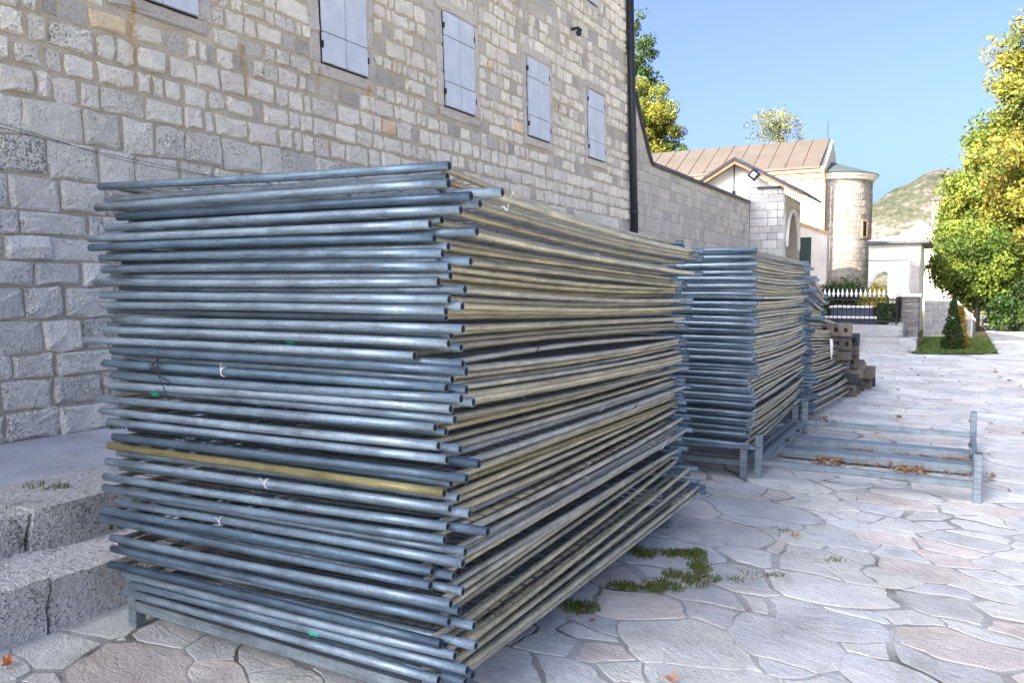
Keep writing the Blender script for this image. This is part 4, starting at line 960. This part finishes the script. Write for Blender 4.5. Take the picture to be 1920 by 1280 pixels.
def tree(name, label, x, y, h, rx, rz, cz, nl, size, cols, seed, z0=0., ncl=90, group=None, trunk_r=.2, clr=.75, cone=False, cat='tree'):
    r = random.Random(seed); T = tag(empty(name, (x, y, z0)), label, cat, group); tk = MB()
    top = Vector((r.gauss(0, .2), r.gauss(0, .2), cz+rz*.4)); tk.tube([(0, 0, -.1), (r.gauss(0, .1), r.gauss(0, .1), cz*.5), top], trunk_r, 8, True, (1, 1, 1), trunk_r*.3)
    P_ = []; C_ = []; cl = []
    for _ in range(ncl):
        while True:
            d = Vector((r.gauss(0, 1), r.gauss(0, 1), r.gauss(0, 1)))
            if d.length > .1: break
        d.normalize(); q = r.random()**.45
        p = Vector((d.x*rx*q, d.y*rx*q, cz+d.z*rz*q))
        if cone:
            f = r.random()**1.3; rr = rx*(1-f)**.8*math.sqrt(r.uniform(.35, 1)); a = r.uniform(0, 6.283); p = Vector((rr*math.cos(a), rr*math.sin(a), cz-rz+f*2*rz))
        k = noise.noise(Vector((p.x*.5, p.y*.5, p.z*.5+seed))); p += p.normalized()*k*rx*.18 if not cone else Vector((0, 0, 0))
        cl.append(p)
    for k, p in enumerate(cl):
        col = r.choice(cols); lum = r.uniform(.75, 1.2); cr = clr*r.uniform(.6, 1.25)
        for _ in range(nl//ncl):
            o = Vector((r.gauss(0, 1), r.gauss(0, 1), r.gauss(0, .75))); o = (o*(1.7/o.length) if o.length > 1.7 else o)*cr*.55
            P_.append(p+o); C_.append([q*lum for q in col])
        if k % 4 == 0 and not cone:
            a = Vector((0, 0, max(.3, min(p.z-.5, cz)))); mid_ = (a+p)/2+Vector((0, 0, -.15)); tk.tube([a, mid_, p], trunk_r*.35, 5, False, (1, 1, 1), .015)
    tk.build('trunk', M_BARK, T, True)
    link_mesh('crown', leaves_mesh('crown', P_, size, C_, seed, M_LEAF), T); return T
YG = [(.14, .18, .025), (.175, .195, .03), (.11, .155, .025), (.20, .19, .03)]
DG = [(.035, .07, .02), (.05, .09, .02), (.07, .11, .03)]
OR = [(.18, .18, .03), (.22, .185, .035), (.15, .175, .03), (.11, .15, .03)]
GR = [(.08, .13, .02), (.12, .17, .025), (.15, .19, .03), (.06, .10, .02)]
tree('tall_tree', 'tall autumn tree with golden leaves above the garden wall', 4.7, 40, 15, 4.4, 6.4, 8.0, 110000, .19, OR, 1, ncl=420, clr=.85, trunk_r=.3)
tree('tall_tree', 'yellow green autumn tree left of the tallest golden tree', 2.2, 44, 11, 3.0, 4.9, 5.3, 75000, .19, YG, 2, ncl=280, clr=.8, trunk_r=.25)
tree('tall_tree', 'broad green tree behind the golden trees', 6.5, 50, 14, 5, 5.5, 6, 18000, .26, GR, 3, ncl=150, clr=1.0, trunk_r=.3)
tree('slender_tree', 'slender pale green tree beside the white house', -.35, 52, 8, 1.1, 2.6, 4.2, 7000, .2, YG, 4, ncl=60, clr=.6, trunk_r=.14)
tree('bushy_tree', 'bright green bushy tree above the stair wall', .6, 38, 5, 1.75, 1.6, 2.7, 26000, .13, GR, 5, ncl=170, clr=.5, trunk_r=.14)
tree('bushy_tree', 'dark shaded bush at the end of the stair wall', 1.7, 37.5, 3, 1.0, 1.0, 1.1, 5000, .13, DG, 6, ncl=50, clr=.45, trunk_r=.1)
tree('autumn_tree', 'yellow autumn tree behind the boundary wall', -16.7, 46, 11, 2.1, 3.1, 11.0, 32000, .15, [(.175, .195, .03), (.14, .17, .03), (.20, .195, .03)], 7, ncl=130, clr=.5, trunk_r=.22)
tree('evergreen_tree', 'dark evergreen tree rising behind the yellow tree', -18.7, 49, 19, 1.8, 4.0, 15.2, 9000, .18, DG, 8, ncl=90, clr=.55, trunk_r=.2)
tree('evergreen_tree', 'low green tree between yellow tree and chapel roof', -15.0, 46.5, 9, 1.1, 1.5, 8.9, 5000, .16, [(.08, .14, .02), (.10, .16, .03)], 9, ncl=60, clr=.4, trunk_r=.12)
tree('sparse_tree', 'sparse thin leaved tree top behind the chapel roof', -9.6, 50, 12, 1.9, 1.2, 11.2, 2600, .13, [(.12, .14, .07), (.17, .18, .07), (.24, .24, .05)], 10, ncl=60, clr=.5, trunk_r=.1)
tree('thuja', 'small dark conical thuja on the little lawn', -.13, 24.95, 1.4, .30, .66, .74, 9000, .045, [(.02, .05, .012), (.035, .07, .015), (.05, .08, .02)], 11, ncl=260, clr=.07, trunk_r=.035, cone=True, cat='shrub')
tree('golden_shrub', 'golden yellow conical shrub behind the thuja', .05, 26.6, 1.2, .26, .55, .62, 5000, .05, [(.34, .22, .03), (.28, .19, .03)], 12, ncl=140, clr=.08, trunk_r=.03, cone=True, cat='shrub')
tree('rose_bush', 'loose green bush against the round apse', -3.7, 31, 2.2, .75, .8, 1.4, 4200, .08, DG+[(.08, .12, .03)], 13, ncl=60, clr=.28, trunk_r=.04, cat='bush')
tree('yellow_bush', 'bright yellow bush behind the spear tipped railing', -2.55, 30.2, 1.8, .42, .42, 1.42, 3500, .06, [(.45, .36, .03), (.40, .34, .05)], 14, ncl=50, clr=.2, trunk_r=.03, cat='bush')
hd = MB(); tag(link_mesh('hedge', leaves_mesh('hedge', [(rng.uniform(-4.6, -2.2), rng.uniform(30.9, 31.6), rng.uniform(.5, 1.72)+rng.gauss(0, .05)) for _ in range(9000)], .07, [rng.choice(DG+[(.09, .15, .03)]) for _ in range(9000)], 15, M_LEAF)), 'clipped green hedge behind the iron railing', 'hedge')
tag(link_mesh('hedge', leaves_mesh('hedge', [(rng.uniform(-2.2, -1.6), rng.uniform(26.6, 27.3), rng.uniform(.1, 1.25)) for _ in range(4500)], .06, [rng.choice(DG) for _ in range(4500)], 16, M_LEAF)), 'dark green hedge block beside the stone pillar', 'hedge')
